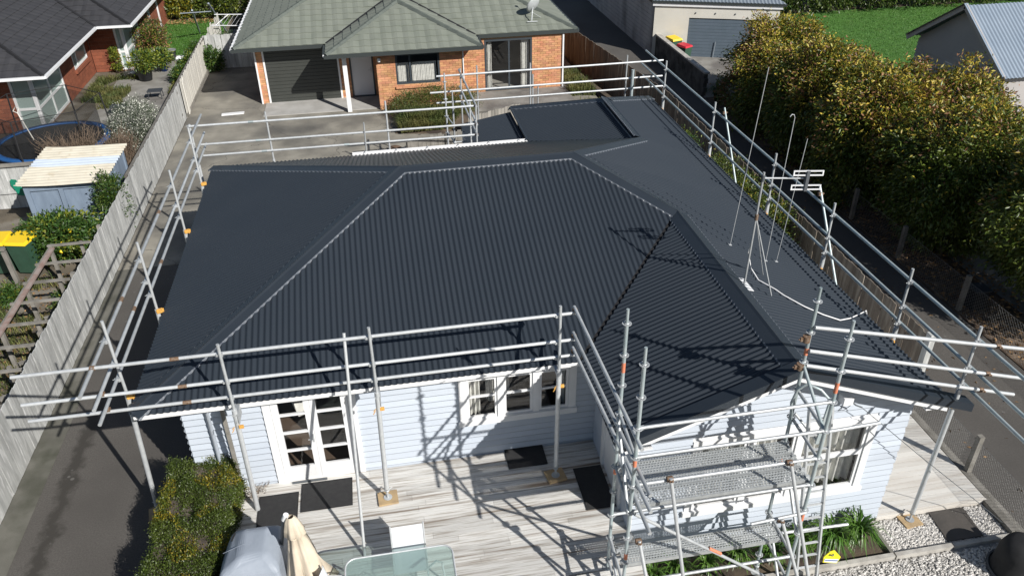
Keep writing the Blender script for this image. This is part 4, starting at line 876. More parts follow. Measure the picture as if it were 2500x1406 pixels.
MB().box(7.86,7.92,-3.015,-2.28,-.47,-.37).build('timber', M['old_wood'], kb); MB().box(10.18,10.25,-3.015,-2.2,-.47,-.35).build('timber', M['old_wood'], kb)
pvr = MB().obox((9.38,-2.63,-.435), (.34,.0,0), (.03,.32,0), (0,0,.02)).build('stone_paver', M['slate_paver']); tag(pvr, 'dark square paver set in white gravel by the wire fence', 'paver')
bd = MB().obox((4.9,-3.42,-.40), (.62,-.26,0), (.05,.12,0), (0,0,.02)).build('loose_plank', M['kerb_stone']); tag(bd, 'pale plank lying askew at the foot of the scaffold tower', 'plank')
def gravel(name, lb, rects, n, size, z, mt):
    per = n; vv = []; fs = []
    oct_ = np.array([(1,0,0),(-1,0,0),(0,1,0),(0,-1,0),(0,0,1),(0,0,-1)], float); of = [(0,2,4),(2,1,4),(1,3,4),(3,0,4),(2,0,5),(1,2,5),(3,1,5),(0,3,5)]
    for (x0,x1,y0,y1,m_) in rects:
        for k in range(m_):
            s_ = size*rnd.uniform(.6,1.4); q = oct_*np.array([s_*rnd.uniform(.7,1.3), s_*rnd.uniform(.7,1.3), s_*rnd.uniform(.5,.9)])+rng.normal(0,s_*.12,(6,3)); a = rnd.uniform(0,6.28); c, s2 = math.cos(a), math.sin(a)
            X = q[:,0]*c-q[:,1]*s2+rnd.uniform(x0,x1); Y = q[:,0]*s2+q[:,1]*c+rnd.uniform(y0,y1); b = len(vv); vv += list(zip(X,Y,q[:,2]+z+rnd.uniform(0,size*.5))); fs += [(i+b,j+b,l+b) for i,j,l in of]
    o = MB().add(vv, fs).build(name, M[mt], None, 'stuff', fixn=False); return tag(o, lb, 'gravel')
gravel('white_pebbles', 'white pebbles covering the path and bed at the lower right', [(7.95,10.15,-2.98,-2.3,3400),(5.2,10.25,-4.6,-3.13,9000)], 1, .022, -.452, 'gravel_stone')
tubb = thing('black_tub', 'black upturned plastic tub on the gravel at the lower right corner', 'tub', (9.72,-3.75,-.46))
MB().lathe((9.75,-3.70,-.46), [(.42,0),(.43,.03),(.40,.06),(.38,.45),(.33,.60),(.2,.68),(.001,.70)], 24).build('tub_body', M['black_rubber'], tubb); MB().lathe((9.75,-3.70,-.46), [(.44,0),(.46,.01),(.46,.05),(.43,.06)], 24).build('tub_rim', M['charcoal_pot'], tubb)
def wire_fence(lb, x, y0, y1, z, h, posts, sp=.055, lean=.0, grp='wire mesh fences beside the right driveway'):
    t = thing('wire_fence', lb, 'fence', (x,(y0+y1)/2,z), grp); mb = MB(); L_ = y1-y0
    for sgn in (-1,1):
        k = -h if sgn > 0 else 0
        yy = y0-h
        while yy < y1+h:
            a, c = yy, yy+sgn*h; za, zc = z, z+h
            lo, hi = (a, c)
            # clip to the run
            def cl(p, q, pz, qz):
                t0, t1 = 0., 1.; d = q-p
                for lim, s_ in ((y0,1),(y1,-1)):
                    f0, f1 = s_*(p-lim), s_*(q-lim)
                    if f0 < 0 and f1 < 0: return None
                    if f0 < 0: t0 = max(t0, f0/(f0-f1))
                    if f1 < 0: t1 = min(t1, f0/(f0-f1))
                return (p+d*t0, pz+(qz-pz)*t0, p+d*t1, pz+(qz-pz)*t1) if t1 > t0 else None
            r = cl(a, c, za, zc)
            if r: mb.tube([(x+lean*(r[1]-z)+sgn*.002,r[0],r[1]),(x+lean*(r[3]-z)+sgn*.002,r[2],r[3])], .0022, 3, False)
            yy += sp*1.42
    mb.build('wire_mesh', M['wire'], t, 'stuff', fixn=False)
    for zz in (z+.03, z+h): tubeobj('line_wire', (x+lean*(zz-z),y0,zz), (x+lean*(zz-z),y1,zz), .003, M['wire'], t, 5)
    for py in posts: MB().obox((x+.05,py,z+h*.56), (.05,0,0), (0,.05,0), (0,0,h*.56)).build('post', M['old_wood'], t)
    return t
wire_fence('wire mesh fence with a thick timber post beside the side deck', 10.33, -4.2, .25, -.44, .85, (-1.55,-3.9))
wire_fence('wire mesh fence in the shade between driveway and planting strip', 13.68, -1.0, 9.0, -.40, .9, (3.4,6.0,8.4), .07)
MB().box(10.26,10.42,-4.4,.2,-.47,-.36).build('fence_plinth', M['old_wood']); tag(bpy.data.objects['fence_plinth'], 'mossy timber plinth under the wire fence beside the side deck', 'plinth')

# ------------------------------------------------------------------ paling fences
def palings(t, P, Q, z0, zt, wd, gap, mats, th=.018, jag=.015, lean=0, side=None):
    P, Q = Vector(P), Vector(Q); d = (Q-P); L_ = d.length; d.normalize(); n = Vector((-d.y,d.x,0)); k = int(L_/(wd+gap)); ang = math.atan2(d.y,d.x)
    cache = {}
    for i in range(k):
        c = P+d*((i+.5)*(wd+gap)); h = zt-z0; key = i % 5
        if key not in cache:
            hh = h+[-.02,.01,0,.016,-.008][key]*jag/.015; w2 = wd/2*(1+[0,.04,-.05,.02,-.02][key])
            b = MB().hexa([(-w2,-th/2,0),(w2,-th/2,0),(w2,th/2,0),(-w2,th/2,0),(-w2,-th/2,hh),(w2,-th/2,hh+.006),(w2,th/2,hh+.006),(-w2,th/2,hh)]); cache[key] = {}
            for mm in set(mats):
                me = b.mesh('paling'); me.materials.append(M[mm]); cache[key][mm] = me
        mm = mats[min(len(mats)-1, int(i/k*len(mats)))]
        mt = Matrix.Translation((c.x,c.y,z0)) @ Matrix.Rotation(ang,4,'Z') @ Matrix.Rotation(rnd.uniform(-.012,.012),4,'Y') @ Matrix.Translation((0,rnd.uniform(-.006,.006),0))
        inst('paling', cache[key][mm], mt, t)
    return t
lf = thing('paling_fence', 'long weathered pale grey paling fence along the left side of the driveway', 'fence', (-7.2,12,0), 'timber paling fences')
palings(lf, (-7.19,-3.4,0), (-7.22,20.5,0), .02, 1.40, .148, .004, ['fence_pale'])
palings(lf, (-7.20,20.6,0), (-7.25,27.3,0), .12, 1.42, .15, .006, ['fence_white'], jag=.03)
for z in (.3,1.15): MB().box(-7.30,-7.215,-3.4,20.5,z,z+.09).build('fence_rail', M['rail_wood'], lf)
MB().box(-7.34,-7.235,12.0,27.3,1.30,1.385).build('fence_rail', M['rail_wood'], lf)
for y in np.arange(-3,27.5,2.4): MB().box(-7.40,-7.31,y,y+.1,0,1.3).build('post', M['old_wood'], lf)
MB().box(-7.21,-7.17,20.5,27.2,.0,.16).build('fence_plinth', M['old_wood'], lf)
MB().obox((-7.16,21.0,.72),(.012,.02,.0),(0,.12,.03),(0,0,.66)).build('loose_paling', M['fence_white'], lf)
xf = thing('paling_fence', 'grey paling fence closing the yard behind the garage corner', 'fence', (-6.2,27,0), 'timber paling fences')
palings(xf, (-7.2,27.0,0), (-4.6,26.9,0), .0, 1.5, .14, .006, ['fence_pale']); MB().box(-7.2,-4.6,27.03,27.1,1.2,1.3).build('fence_rail', M['rail_wood'], xf)
wf_ = thing('paling_fence', 'broken white palings beyond the corner by the washing line', 'fence', (-7.2,29,0), 'timber paling fences')
palings(wf_, (-7.22,27.8,0), (-7.1,31.5,0), .05, 1.42, .26, .12, ['fence_white'], jag=.09); MB().box(-7.3,-7.24,27.5,31.5,1.0,1.1).build('fence_rail', M['rail_wood'], wf_)
rf = thing('paling_fence', 'brown weathered paling fence on the right between house and driveway', 'fence', (10.35,10,-.4), 'timber paling fences')
palings(rf, (10.36,.42,0), (10.34,16.0,0), -.42, 1.44, .148, .004, ['fence_brown'])
palings(rf, (10.33,16.0,0), (9.0,26.0,0), -.3, 1.40, .148, .004, ['fence_brown']); palings(rf, (9.0,26.0,0), (9.4,36.0,0), -.3, 1.40, .148, .004, ['fence_brown'])
for z in (0.0,1.0): MB().box(10.38,10.46,.4,16,z,z+.09).build('fence_rail', M['rail_wood'], rf)
MB().box(10.30,10.42,.26,.40,-.42,1.52).build('end_post', M['fence_pale'], rf)
bf = thing('paling_fence', 'old lichen-stained paling fence dropping beside the grassy bank', 'fence', (3,16,0), 'timber paling fences')
palings(bf, (.9,15.2,0), (3.2,15.8,0), .0, .5, .14, .006, ['old_wood'], jag=.05); palings(bf, (3.2,16.2,0), (5.4,17.3,0), .0, .8, .14, .006, ['fence_brown2'])

# ------------------------------------------------------------------ tiled roofs and brick walls
def tiled(t, pls, tw_, ch, mname, mstuff, limit, lip=.028):
    """pressed tiles in courses; the ones nearest the camera are objects, the rest one joined part"""
    cells = []; rest = MB()
    wave = [0,.018,.026,.012,0]
    tm = MB(); n_ = len(wave)
    vv = []
    for j, (v, base) in enumerate(((0,-.004),(0,lip),(ch+.02,.004))):
        for i, h in enumerate(wave): vv.append((i*tw_/(n_-1), v, base+(h if j else 0)))
    fs = [(j*n_+i, j*n_+i+1, (j+1)*n_+i+1, (j+1)*n_+i) for j in range(2) for i in range(n_-1)]
    base = tm.add(vv, fs, False).mesh('tile'); base.materials.append(M[mname])
    for pl in pls:
        us = [p[0] for p in pl.uv]; vs_ = [p[1] for p in pl.uv]; r = 0; v = min(vs_)
        while v < max(vs_):
            u = min(us)
            while u < max(us):
                c = clip_convex([(u,v),(u+tw_,v),(u+tw_,v+ch),(u,v+ch)], pl.uv)
                if c:
                    a = area(c)
                    if a > .98*tw_*ch: cells.append(((pl.at(u+tw_/2,v+ch/2)-CAM).length, pl, u, v))
                    elif a > .002:
                        top = [pl.at(x,y,lip*(1-(y-v)/ch)+.004) for x,y in c]; bot = [pl.at(x,y,-.01) for x,y in c]; k = len(c)
                        rest.add(top+bot, [tuple(range(k))]+[(i,k+i,k+(i+1)%k,(i+1)%k) for i in range(k)])
                u += tw_
            v += ch; r += 1
    cells.sort(key=lambda c: c[0])
    for i, (d_, pl, u, v) in enumerate(cells):
        if i < limit:
            mt = Matrix(((pl.u.x,pl.v.x,pl.n.x,0),(pl.u.y,pl.v.y,pl.n.y,0),(pl.u.z,pl.v.z,pl.n.z,0),(0,0,0,1))); mt.translation = pl.at(u,v); inst('tile', base, mt, t)
        else: rest.add([pl.at(u+x,v+y,z) for x,y,z in vv], fs)
    if rest.v: rest.build('tile_field', M[mstuff], t, 'stuff', fixn=False)
def hipcap(t, A, B, mt, w_=.22, sp=.36, name='hip_cap', lift=.05):
    A, B = Vector(A), Vector(B); d = B-A; L_ = d.length; d.normalize(); s_ = d.cross(Vector((0,0,1))).normalized(); u = s_.cross(d); n = max(1,int(L_/sp)); o = MB()
    for k in range(n):
        p = A+d*(L_*k/n)+u*(lift+.012); q = A+d*(L_*(k+1)/n+.03)+u*lift
        o.add([p-s_*w_/2-u*.06, p-s_*w_*.2+u*.02, p+s_*w_*.2+u*.02, p+s_*w_/2-u*.06, q-s_*w_/2-u*.06, q-s_*w_*.2+u*.02, q+s_*w_*.2+u*.02, q+s_*w_/2-u*.06], [(0,1,5,4),(1,2,6,5),(2,3,7,6),(3,2,1,0)])
    return o.build(name, M[mt], t, fixn=False)
def brickwall(t, P0, ud, nd, x0, x1, z0, z1, holes, bl, bh, mname, mort, mobj=None, limit=0, name='brickwork', th=.1):
    wl = wall_panels(Vector(P0)-Vector(nd)*.008, ud, x0, x1, z0, z1, holes, nd, th).build('wall', M[mort], t)
    P0, ud, nd = Vector(P0), Vector(ud), Vector(nd); j = .011; rows = []; z = z0; r = 0
    while z < z1-.02:
        zt = min(z+bh, z1)
        for s0, s1 in cutrects(x0, x1, z, zt, holes):
            u = math.floor((s0-(bl/2 if r % 2 else 0))/bl)*bl + (bl/2 if r % 2 else 0)
            while u < s1:
                a, c = max(u, s0), min(u+bl, s1)
                if c-a > .03: rows.append((a+j/2, c-j/2, z+j/2, zt-j/2))
                u += bl
        z = zt; r += 1
    rest = MB(); full = None; cnt = 0
    order = sorted(rows, key=lambda q: (P0+ud*((q[0]+q[1])/2)-CAM).length) if limit else rows
    base = MB().box(-.5,.5,-.5,.5,-.5,.5).mesh('brick'); base.materials.append(M[mobj or mname]); ang = math.atan2(ud.y, ud.x)
    for a, c, e, f in order:
        cen = P0+ud*((a+c)/2)-nd*.02; cen.z = (e+f)/2; out = rnd.uniform(-.0015,.0015)
        if cnt < limit:
            cnt += 1; inst('brick', base, Matrix.Translation(cen+nd*out) @ Matrix.Rotation(ang,4,'Z') @ Matrix.Diagonal((c-a,.05,f-e,1)), wl)
        else: rest.obox(cen+nd*out, ud*((c-a)/2), nd*.025, Vector((0,0,(f-e)/2)))
    if rest.v: rest.build(name, M[mname], wl, 'stuff', fixn=False)
    return wl
def framed(t, P0, ud, nd, x0, x1, z0, z1, xs, zs, fr, gl, wd=.05, name='window'):
    """frame with bars at xs and zs and one pane per cell"""
    P0, ud, nd = Vector(P0), Vector(ud), Vector(nd); fm = MB()
    def bx(a,b,c,d,dp=.06,off=.0):
        cen = P0+ud*((a+b)/2)+nd*(off-.02); cen.z = (c+d)/2; fm.obox(cen, ud*((b-a)/2), nd*(dp/2), Vector((0,0,(d-c)/2)))
    bx(x0,x0+wd,z0,z1); bx(x1-wd,x1,z0,z1); bx(x0+wd,x1-wd,z0,z0+wd); bx(x0+wd,x1-wd,z1-wd,z1)
    for x in xs: bx(x-wd/2,x+wd/2,z0+wd,z1-wd,.05)
    X = [x0+wd]+[v for x in xs for v in (x-wd/2,x+wd/2)]+[x1-wd]; Z = [z0+wd]+[v for z in zs for v in (z-wd/2,z+wd/2)]+[z1-wd]
    for i in range(0,len(X),2):
        for z in zs: bx(X[i],X[i+1],z-wd/2,z+wd/2,.05)
    fo = fm.build(name, M[fr], t)
    for i in range(0,len(X),2):
        for k in range(0,len(Z),2):
            cen = P0+ud*((X[i]+X[i+1])/2)-nd*.025; cen.z = (Z[k]+Z[k+1])/2
            MB().obox(cen, ud*((X[i+1]-X[i])/2), nd*.003, Vector((0,0,(Z[k+1]-Z[k])/2))).build('pane', M[gl], fo)
    return fo

# ------------------------------------------------------------------ the brick house behind
fh = thing('brick_house', 'orange brick house with green tiled hip roof and dark garage door behind', 'house', (2,22,0))
E0, KF = 2.38, .40
xl, xr_, yf, yp = -5.1, 8.33, 20.98, 19.42
hw = (xr_-xl)/2; RX = (xl+xr_)/2; RZ = E0+hw*KF; RY = yf+hw
px0, px1 = -1.62, 4.2; phw = (px1-px0)/2; PZ = E0+phw*KF; pyv = yf+phw   # where the porch ridge meets the main slope
apx = (px0+phw, yp+phw, PZ); join = (px0+phw, yf+phw, PZ)
mainA = Plane([(xl,yf,E0),(px0,yf,E0),join,(RX,RY,RZ)]); mainB = Plane([(px1,yf,E0),(xr_,yf,E0),(RX,RY,RZ),join])
leftp = Plane([(xl,36,E0),(xl,yf,E0),(RX,RY,RZ),(RX,36,RZ)]); rightp = Plane([(xr_,yf,E0),(xr_,36,E0),(RX,36,RZ),(RX,RY,RZ)])
pf = Plane([(px0,yp,E0),(px1,yp,E0),apx]); pl_ = Plane([(px0,yf,E0),(px0,yp,E0),apx,join]); pr_ = Plane([(px1,yp,E0),(px1,yf,E0),join,apx])
under = MB()
for q in (mainA, mainB, leftp, rightp, pf, pl_, pr_): under.poly([p-Vector((0,0,.03)) for p in q.P])
under.build('roof_underlay', M['dark'], fh)
tiled(fh, [mainA, mainB, pf, pl_, pr_, leftp, rightp], .42, .37, 'tile_green', 'tile_green_s', 300)
for a, c in (((xl,yf,E0),(RX,RY,RZ)), ((xr_,yf,E0),(RX,RY,RZ)), ((px0,yp,E0),apx), ((px1,yp,E0),apx)): hipcap(fh, a, c, 'tile_cap')
for a, c in (((px0,yf,E0),join), ((px1,yf,E0),join)): MB().bar(Vector(a)+Vector((0,0,.035)), Vector(c)+Vector((0,0,.035)), .10, .02).build('valley_tray', M['cap_dark'], fh)
g_ = MB()
for a, c in (((xl-.08,yf-.06),(px0,yf-.06)), ((px0-.06,yp-.06),(px1+.06,yp-.06)), ((px1,yf-.06),(xr_+.08,yf-.06))): g_.bar((a[0],a[1],E0-.05),(c[0],c[1],E0-.05),.11,.12)
g_.bar((px0-.06,yp,E0-.05),(px0-.06,yf,E0-.05),.11,.12); g_.bar((px1+.06,yp,E0-.05),(px1+.06,yf,E0-.05),.11,.12); g_.build('gutter', M['gutter_dark'], fh)
MB().bar((xl-.07,yf,E0-.04),(xl-.07,36,E0-.04),.1,.1).build('gutter', M['white_paint'], fh); MB().bar((xr_+.07,yf,E0-.04),(xr_+.07,36,E0-.04),.1,.1).build('gutter', M['gutter_dark'], fh)
for k in range(22): MB().bar((xl-.13,yf+.3+k*.5,E0+.02),(xl+.02,yf+.3+k*.5,E0+.05),.02,.02).build('gutter_clip', M['white_paint'], fh)
MB().bar((px0-.07,yp-.02,E0-.06),(px0-.07,yp-.02,E0+.03),.05,.05,up=(0,1,0)).build('gutter_end', M['white_paint'], fh)
MB().box(xl,xr_,yf,22.5,E0-.14,E0-.11).build('soffit', M['garage_dark'], fh); MB().box(px0,px1,yp,yf-.01,E0-.14,E0-.11).build('soffit', M['garage_dark'], fh)
wy = 21.6; bl_, bh_ = .24, .086
BW = lambda P0, ud, nd, x0, x1, z0, z1, holes: brickwall(fh, P0, ud, nd, x0, x1, z0, z1, holes, bl_, bh_, 'brick_orange', 'mortar_tan')
BW((0,wy,0),(1,0,0),(0,-1,0),-4.42,.2,0,2.3,[(-4.12,-1.28,-.1,2.16),(-.84,.10,.05,2.12)])
BW((-4.42,wy,0),(0,1,0),(-1,0,0),0,8,0,2.3,[])
BW((0,19.86,0),(1,0,0),(0,-1,0),.2,3.55,0,2.3,[(.93,2.62,.98,2.14)])
BW((.2,19.86,0),(0,1,0),(-1,0,0),.0,1.74,0,2.3,[]); BW((3.55,19.86,0),(0,1,0),(1,0,0),.0,1.2,0,2.3,[])
BW((0,21.0,0),(1,0,0),(0,-1,0),3.55,7.78,0,2.3,[(4.55,6.50,.08,2.16)]); BW((7.78,21.0,0),(0,1,0),(1,0,0),0,12,0,2.3,[])
# garage door, post, front door
gd_ = MB().box(-4.09,-1.31,wy+.02,wy+.05,.02,2.14).build('garage_door', M['garage_dark'], fh)
for k in range(15): MB().box(-4.08,-1.32,wy-.004,wy+.019,.03+k*.14,.158+k*.14).build('slat', M['garage_dark'], gd_)
for a, c, e, f in ((-4.16,-4.09,.0,2.2),(-1.31,-1.24,0,2.2),(-4.09,-1.31,2.14,2.22)): MB().box(a,c,wy-.03,wy+.06,e,f).build('door_trim', M['white_paint'], fh)
MB().box(-4.46,-4.40,wy-.05,wy-.0,0,2.28).build('downpipe', M['white_paint'], fh); MB().box(7.76,7.82,20.93,20.99,0,2.28).build('downpipe', M['white_paint'], fh); MB().box(3.52,3.56,19.8,19.85,.9,2.2).build('downpipe', M['white_paint'], fh)
MB().box(-1.06,-.90,19.80,19.95,.03,2.28).build('porch_post', M['white_paint'], fh)
dr = MB().box(-.78,.04,wy-.0,wy+.04,.08,2.06).build('front_door', M['door_white'], fh); MB().box(-.03,-.01,wy-.04,wy-.002,1.0,1.18).tube([(-.02,wy-.05,1.1),(-.12,wy-.05,1.1)], .01).build('door_handle', M['galv'], dr); MB().box(-.38,-.35,wy-.01,wy-.002,1.72,1.75).build('door_viewer', M['frame_dark'], dr)
f_ = MB(); f_.box(-.84,-.782,wy-.02,wy+.05,.05,2.12); f_.box(.042,.10,wy-.02,wy+.05,.05,2.12); f_.box(-.78,.04,wy-.02,wy+.05,2.062,2.12); f_.box(-.84,.10,wy-.06,wy+.05,.035,.078); f_.build('door_frame', M['frame_dark'], fh)
MB().lathe((.32,19.72,2.02), [(.001,.06),(.05,.05),(.07,0),(.06,-.08)], 10).build('porch_lamp', M['white_plastic'], fh)
framed(fh, (0,19.86,0),(1,0,0),(0,-1,0),.93,2.62,.98,2.14,[1.48],[],'frame_dark','glass',.07)
MB().box(.88,2.70,19.78,19.87,.82,.90).build('window_sill', M['brick_orange'], fh)
curtain(1.0,1.42,1.02,1.75,20.05,fh,8,.012,'indoor_blind','curtain'); curtain(1.55,2.5,1.02,1.75,20.05,fh,16,.012,'indoor_blind','curtain'); MB().box(.4,3.3,21.3,21.4,0,2.3).build('room_wall', M['dark'], fh)
framed(fh, (0,21.0,0),(1,0,0),(0,-1,0),4.55,6.50,.08,2.16,[5.55],[.86],'frame_dark','glass',.07,'sliding_door')
curtain(4.66,4.86,.12,2.1,21.2,fh,3,.03); curtain(6.08,6.40,.12,2.1,21.2,fh,4,.03); MB().box(3.7,7.6,23.5,23.6,0,2.3).build('room_wall', M['room_wall'], fh); MB().box(3.7,7.6,21.1,23.5,0.0,.05).build('room_floor', M['lino'], fh); MB().box(3.7,7.6,21.1,23.5,2.26,2.3).build('ceiling', M['dark'], fh)
mc = MB().lathe((.53,15.88,.006), [(.001,.012),(.2,.012),(.22,.0)], 20).build('manhole_cover', M['rust']); tag(mc, 'rusty round manhole cover in the concrete yard', 'manhole')
off = MB().obox((-5.5,20.6,.03), (.42,.03,0), (0,.1,0), (0,0,.02)).build('white_board', M['white_paint']); tag(off, 'white offcut board lying on the concrete by the paling fence', 'board')
# satellite dish
ds = thing('satellite_dish', 'grey satellite dish on the green tiled roof', 'satellite dish', (6.6,21.6,2.7))
dc = Vector((6.7,21.75,3.25)); an_ = Matrix.Translation(dc) @ Matrix.Rotation(math.radians(35),4,'Z') @ Matrix.Rotation(math.radians(-64),4,'X')
dsh = MB().lathe((0,0,0), [(.001,-.07),(.15,-.055),(.28,-.02),(.34,.015),(.345,.01),(.28,-.03),(.15,-.065),(.001,-.08)], 22).build('reflector', M['dish_grey'], ds); dsh.matrix_basis = an_
lnb = an_ @ Vector((0,0,.42)); tubeobj('arm', an_ @ Vector((.0,-.33,.0)), lnb, .014, M['galv'], ds); MB().obox(lnb, (.05,0,0), (0,.04,0), (0,0,.04)).build('receiver', M['white_plastic'], ds)
MB().tube([dc-Vector((0,0,.05)), (6.62,21.55,3.0), (6.58,21.45,2.68)], .02, 8).build('mast', M['galv'], ds); MB().tube([(6.40,21.45,2.66),(6.82,21.45,2.66)], .016, 8).build('foot', M['galv'], ds); MB().tube([(6.62,21.55,3.0),(7.0,21.7,2.75)], .01, 6).build('strut', M['galv'], ds)

# ------------------------------------------------------------------ the red brick house on the left
lh = thing('red_brick_house', 'red brick house with charcoal tiled roof and white gutters at the upper left', 'house', (-12.5,25,0))
e0, kk = 2.30, .42
c1, c2, c3, c4 = (-11.38,19.32,e0), (-11.35,26.22,e0), (-9.94,26.20,e0), (-9.90,40,e0)
up = lambda p, t: (p[0]-t, p[1]+t, p[2]+kk*t)
pA = Plane([(-22,19.25,e0), c1, up(c1,6.0), (-22,25.3,e0+kk*6.05)]); pB = Plane([c1, c2, up(c2,5), up(c1,6.0)]); pC = Plane([c2, c3, up(c3,6.4), up(c2,5)]); pD = Plane([c3, c4, (-16.3,40,e0+kk*6.4), up(c3,6.4)])
u_ = MB()
for q in (pA,pB,pC,pD): u_.poly([p-Vector((0,0,.03)) for p in q.P])
u_.build('roof_underlay', M['dark'], lh)
tiled(lh, [pA,pB,pC,pD], .40, .37, 'tile_dark', 'tile_dark_s', 300, .024)
for a, b_ in ((c1,up(c1,6)),(c3,up(c3,6.4))): hipcap(lh, a, b_, 'cap_dark', .16, lift=.045)
MB().bar(Vector(c2)+Vector((0,0,.045)), Vector(up(c2,5))+Vector((0,0,.045)), .10, .02).build('valley_tray', M['cap_dark'], lh)
for a, b_ in (((-22,19.2,e0),(-11.32,19.26,e0)),((-11.31,19.26,e0),(-11.28,26.15,e0)),((-11.28,26.15,e0),(-9.88,26.13,e0)),((-9.87,26.13,e0),(-9.82,40,e0))): MB().bar(Vector(a)-Vector((0,0,.03)), Vector(b_)-Vector((0,0,.03)), .10, .09).build('gutter', M['white_paint'], lh)
MB().add([(-22,19.3,e0-.1),(-11.4,19.3,e0-.1),(-11.4,26.3,e0-.1),(-9.95,26.3,e0-.1),(-9.95,40,e0-.1),(-22,40,e0-.1)], [(0,1,2,3,4,5)]).build('soffit', M['house_grey_wall'], lh)
RB = lambda P0, ud, nd, x0, x1, holes, lim: brickwall(lh, P0, ud, nd, x0, x1, 0, 2.2, holes, .31, .15, 'brick_red', 'mortar_red', 'brick_red_o', lim)
RB((-12.22,20.3,0),(0,1,0),(1,0,0),0,7.25,[(.02,3.1,.05,2.1),(4.75,6.66,.86,2.1)],120)
RB((0,20.3,0),(-1,0,0),(0,-1,0),12.3,20,[(12.3,13.0,.05,2.1)],120)
RB((0,27.55,0),(-1,0,0),(0,-1,0),10.72,12.2,[(10.72,11.05,.05,2.1)],60)
RB((-10.68,27.6,0),(0,1,0),(1,0,0),0,12,[(.02,2.75,.05,2.1),(4.9,5.4,1.1,2.1)],0)
framed(lh, (-12.22,20.3,0),(0,1,0),(1,0,0),.02,3.1,.05,2.1,[1.55],[.85],'white_paint','glass_pale',.09,'sliding_door'); framed(lh, (0,20.3,0),(-1,0,0),(0,-1,0),12.24,13.0,.05,2.1,[],[.85],'white_paint','glass_pale',.09,'corner_window')
framed(lh, (-12.22,20.3,0),(0,1,0),(1,0,0),4.75,6.66,.86,2.1,[5.3],[],'white_paint','glass_pale',.07); MB().box(-12.22,-12.13,24.98,27.05,.70,.84).build('window_sill', M['brick_red'], lh)
framed(lh, (-10.68,27.6,0),(0,1,0),(1,0,0),.02,2.75,.05,2.1,[1.4],[.85],'white_paint','glass_pale',.09,'sliding_door'); framed(lh, (0,27.55,0),(-1,0,0),(0,-1,0),10.70,11.05,.05,2.1,[],[.85],'white_paint','glass_pale',.09,'corner_window')
framed(lh, (-10.68,27.6,0),(0,1,0),(1,0,0),4.9,5.4,1.1,2.1,[],[],'white_paint','glass_pale',.07); MB().box(-10.66,-10.6,34.6,34.72,0,2.2).build('downpipe', M['white_paint'], lh)
MB().box(-20,-13.4,22.5,22.6,0,2.2).build('room_wall', M['room_wall'], lh); MB().box(-14.5,-14.4,20.4,28,0,2.2).build('room_wall', M['curtain'], lh); MB().box(-12.8,-12.7,27.7,34,0,2.2).build('room_wall', M['curtain'], lh)
for y in (23.3,26.9): MB().lathe((-12.05,y,2.0), [(.001,.05),(.06,.04),(.07,-.03),(.05,-.08)], 10).build('eave_lamp', M['frame_dark'], lh)

# ------------------------------------------------------------------ garage and house on the far right
ga = thing('concrete_garage', 'pale rendered garage with blue roller door and grey metal roof', 'garage', (15.5,26,-.4))
F0, F1 = Vector((13.40,25.95,0)), Vector((18.7,23.95,0)); fd_ = (F1-F0).normalized(); fn = Vector((fd_.y,-fd_.x,0)); FL = (F1-F0).length
dh = (1.62,4.55,-.45,1.42)
wall_panels(F0, fd_, 0, FL, -.42, 2.0, [dh], fn, .15).build('front_wall', M['cream_wall'], ga)
wall_panels((13.40,26.0,0), (0,1,0), 0, 12, -.42, 2.0, [], (-1,0,0), .15).build('side_wall', M['blockwall'], ga)
bm_ = MB()
for r_ in range(12):
    yy = 26.02+(.2 if r_ % 2 else 0)
    while yy < 37: bm_.box(13.385,13.41,yy,yy+.385,-.40+r_*.2,-.212+r_*.2); yy += .4
bm_.build('block_course', M['blockwall'], ga, 'stuff')
gdo = MB().obox(F0+fd_*3.08-fn*.10+Vector((0,0,.5)), fd_*1.5, fn*.02, Vector((0,0,.95))).build('roller_door', M['garage_blue'], ga)
for k in range(12): MB().obox(F0+fd_*3.08-fn*.065+Vector((0,0,-.34+k*.148)), fd_*1.45, fn*.013, Vector((0,0,.07))).build('slat', M['garage_blue'], gdo)
tubeobj('door_pull', F0+fd_*2.9+fn*.0+Vector((0,0,-.4)), F0+fd_*2.95+fn*.0+Vector((0,0,.35)), .018, M['garage_roof'], gdo)
MB().obox(F0+fd_*(FL/2)+fn*.05+Vector((0,0,2.03)), fd_*(FL/2+.1), fn*.03, Vector((0,0,.10))).build('fascia', M['white_paint'], ga)
gp = Plane([(13.25,25.95,2.16),(18.9,23.8,2.16),(19.6,37,2.75),(13.25,37,2.75)]); gp.sheet('roof_sheet', M['garage_roof'], ga, .16, .012)
MB().bar((13.3,25.9,2.12),(18.9,23.78,2.12),.10,.09).build('gutter', M['gutter_dark'], ga); MB().bar((13.25,25.9,2.14),(13.25,37,2.72),.05,.16).build('barge', M['gutter_dark'], ga)
MB().box(18.6,18.75,24.1,36,-.4,2.0).build('side_wall', M['cream_wall'], ga); MB().obox(F0+fd_*3.08-fn*1.2+Vector((0,0,.6)), fd_*2.4, fn*.05, Vector((0,0,1.1))).build('inner_wall', M['dark'], ga)
for k in range(3): MB().lathe(F0+fd_*(1.9+k*.9)+fn*.02+Vector((0,0,1.66)), [(.001,.03),(.025,.02),(.03,-.03)], 8).build('vent_knob', M['pole_grey'], ga)
bw_ = thing('block_wall', 'dark mossy concrete block wall between driveway and forecourt', 'wall', (13.6,23,-.4))
for i, y in enumerate(np.arange(19.75,26.0,.4)):
    for r_ in range(5):
        zt = .0; MB().box(13.55,13.72,y+(.0 if r_%2 else .1),y+.388+(.0 if r_%2 else .1),-.40+r_*.19,-.215+r_*.19+rnd.uniform(-.003,.003)).build('block', M['stone_dark'], bw_)
MB().box(13.52,13.75,19.72,26.0,.56,.63).build('coping', M['kerb_stone'], bw_)
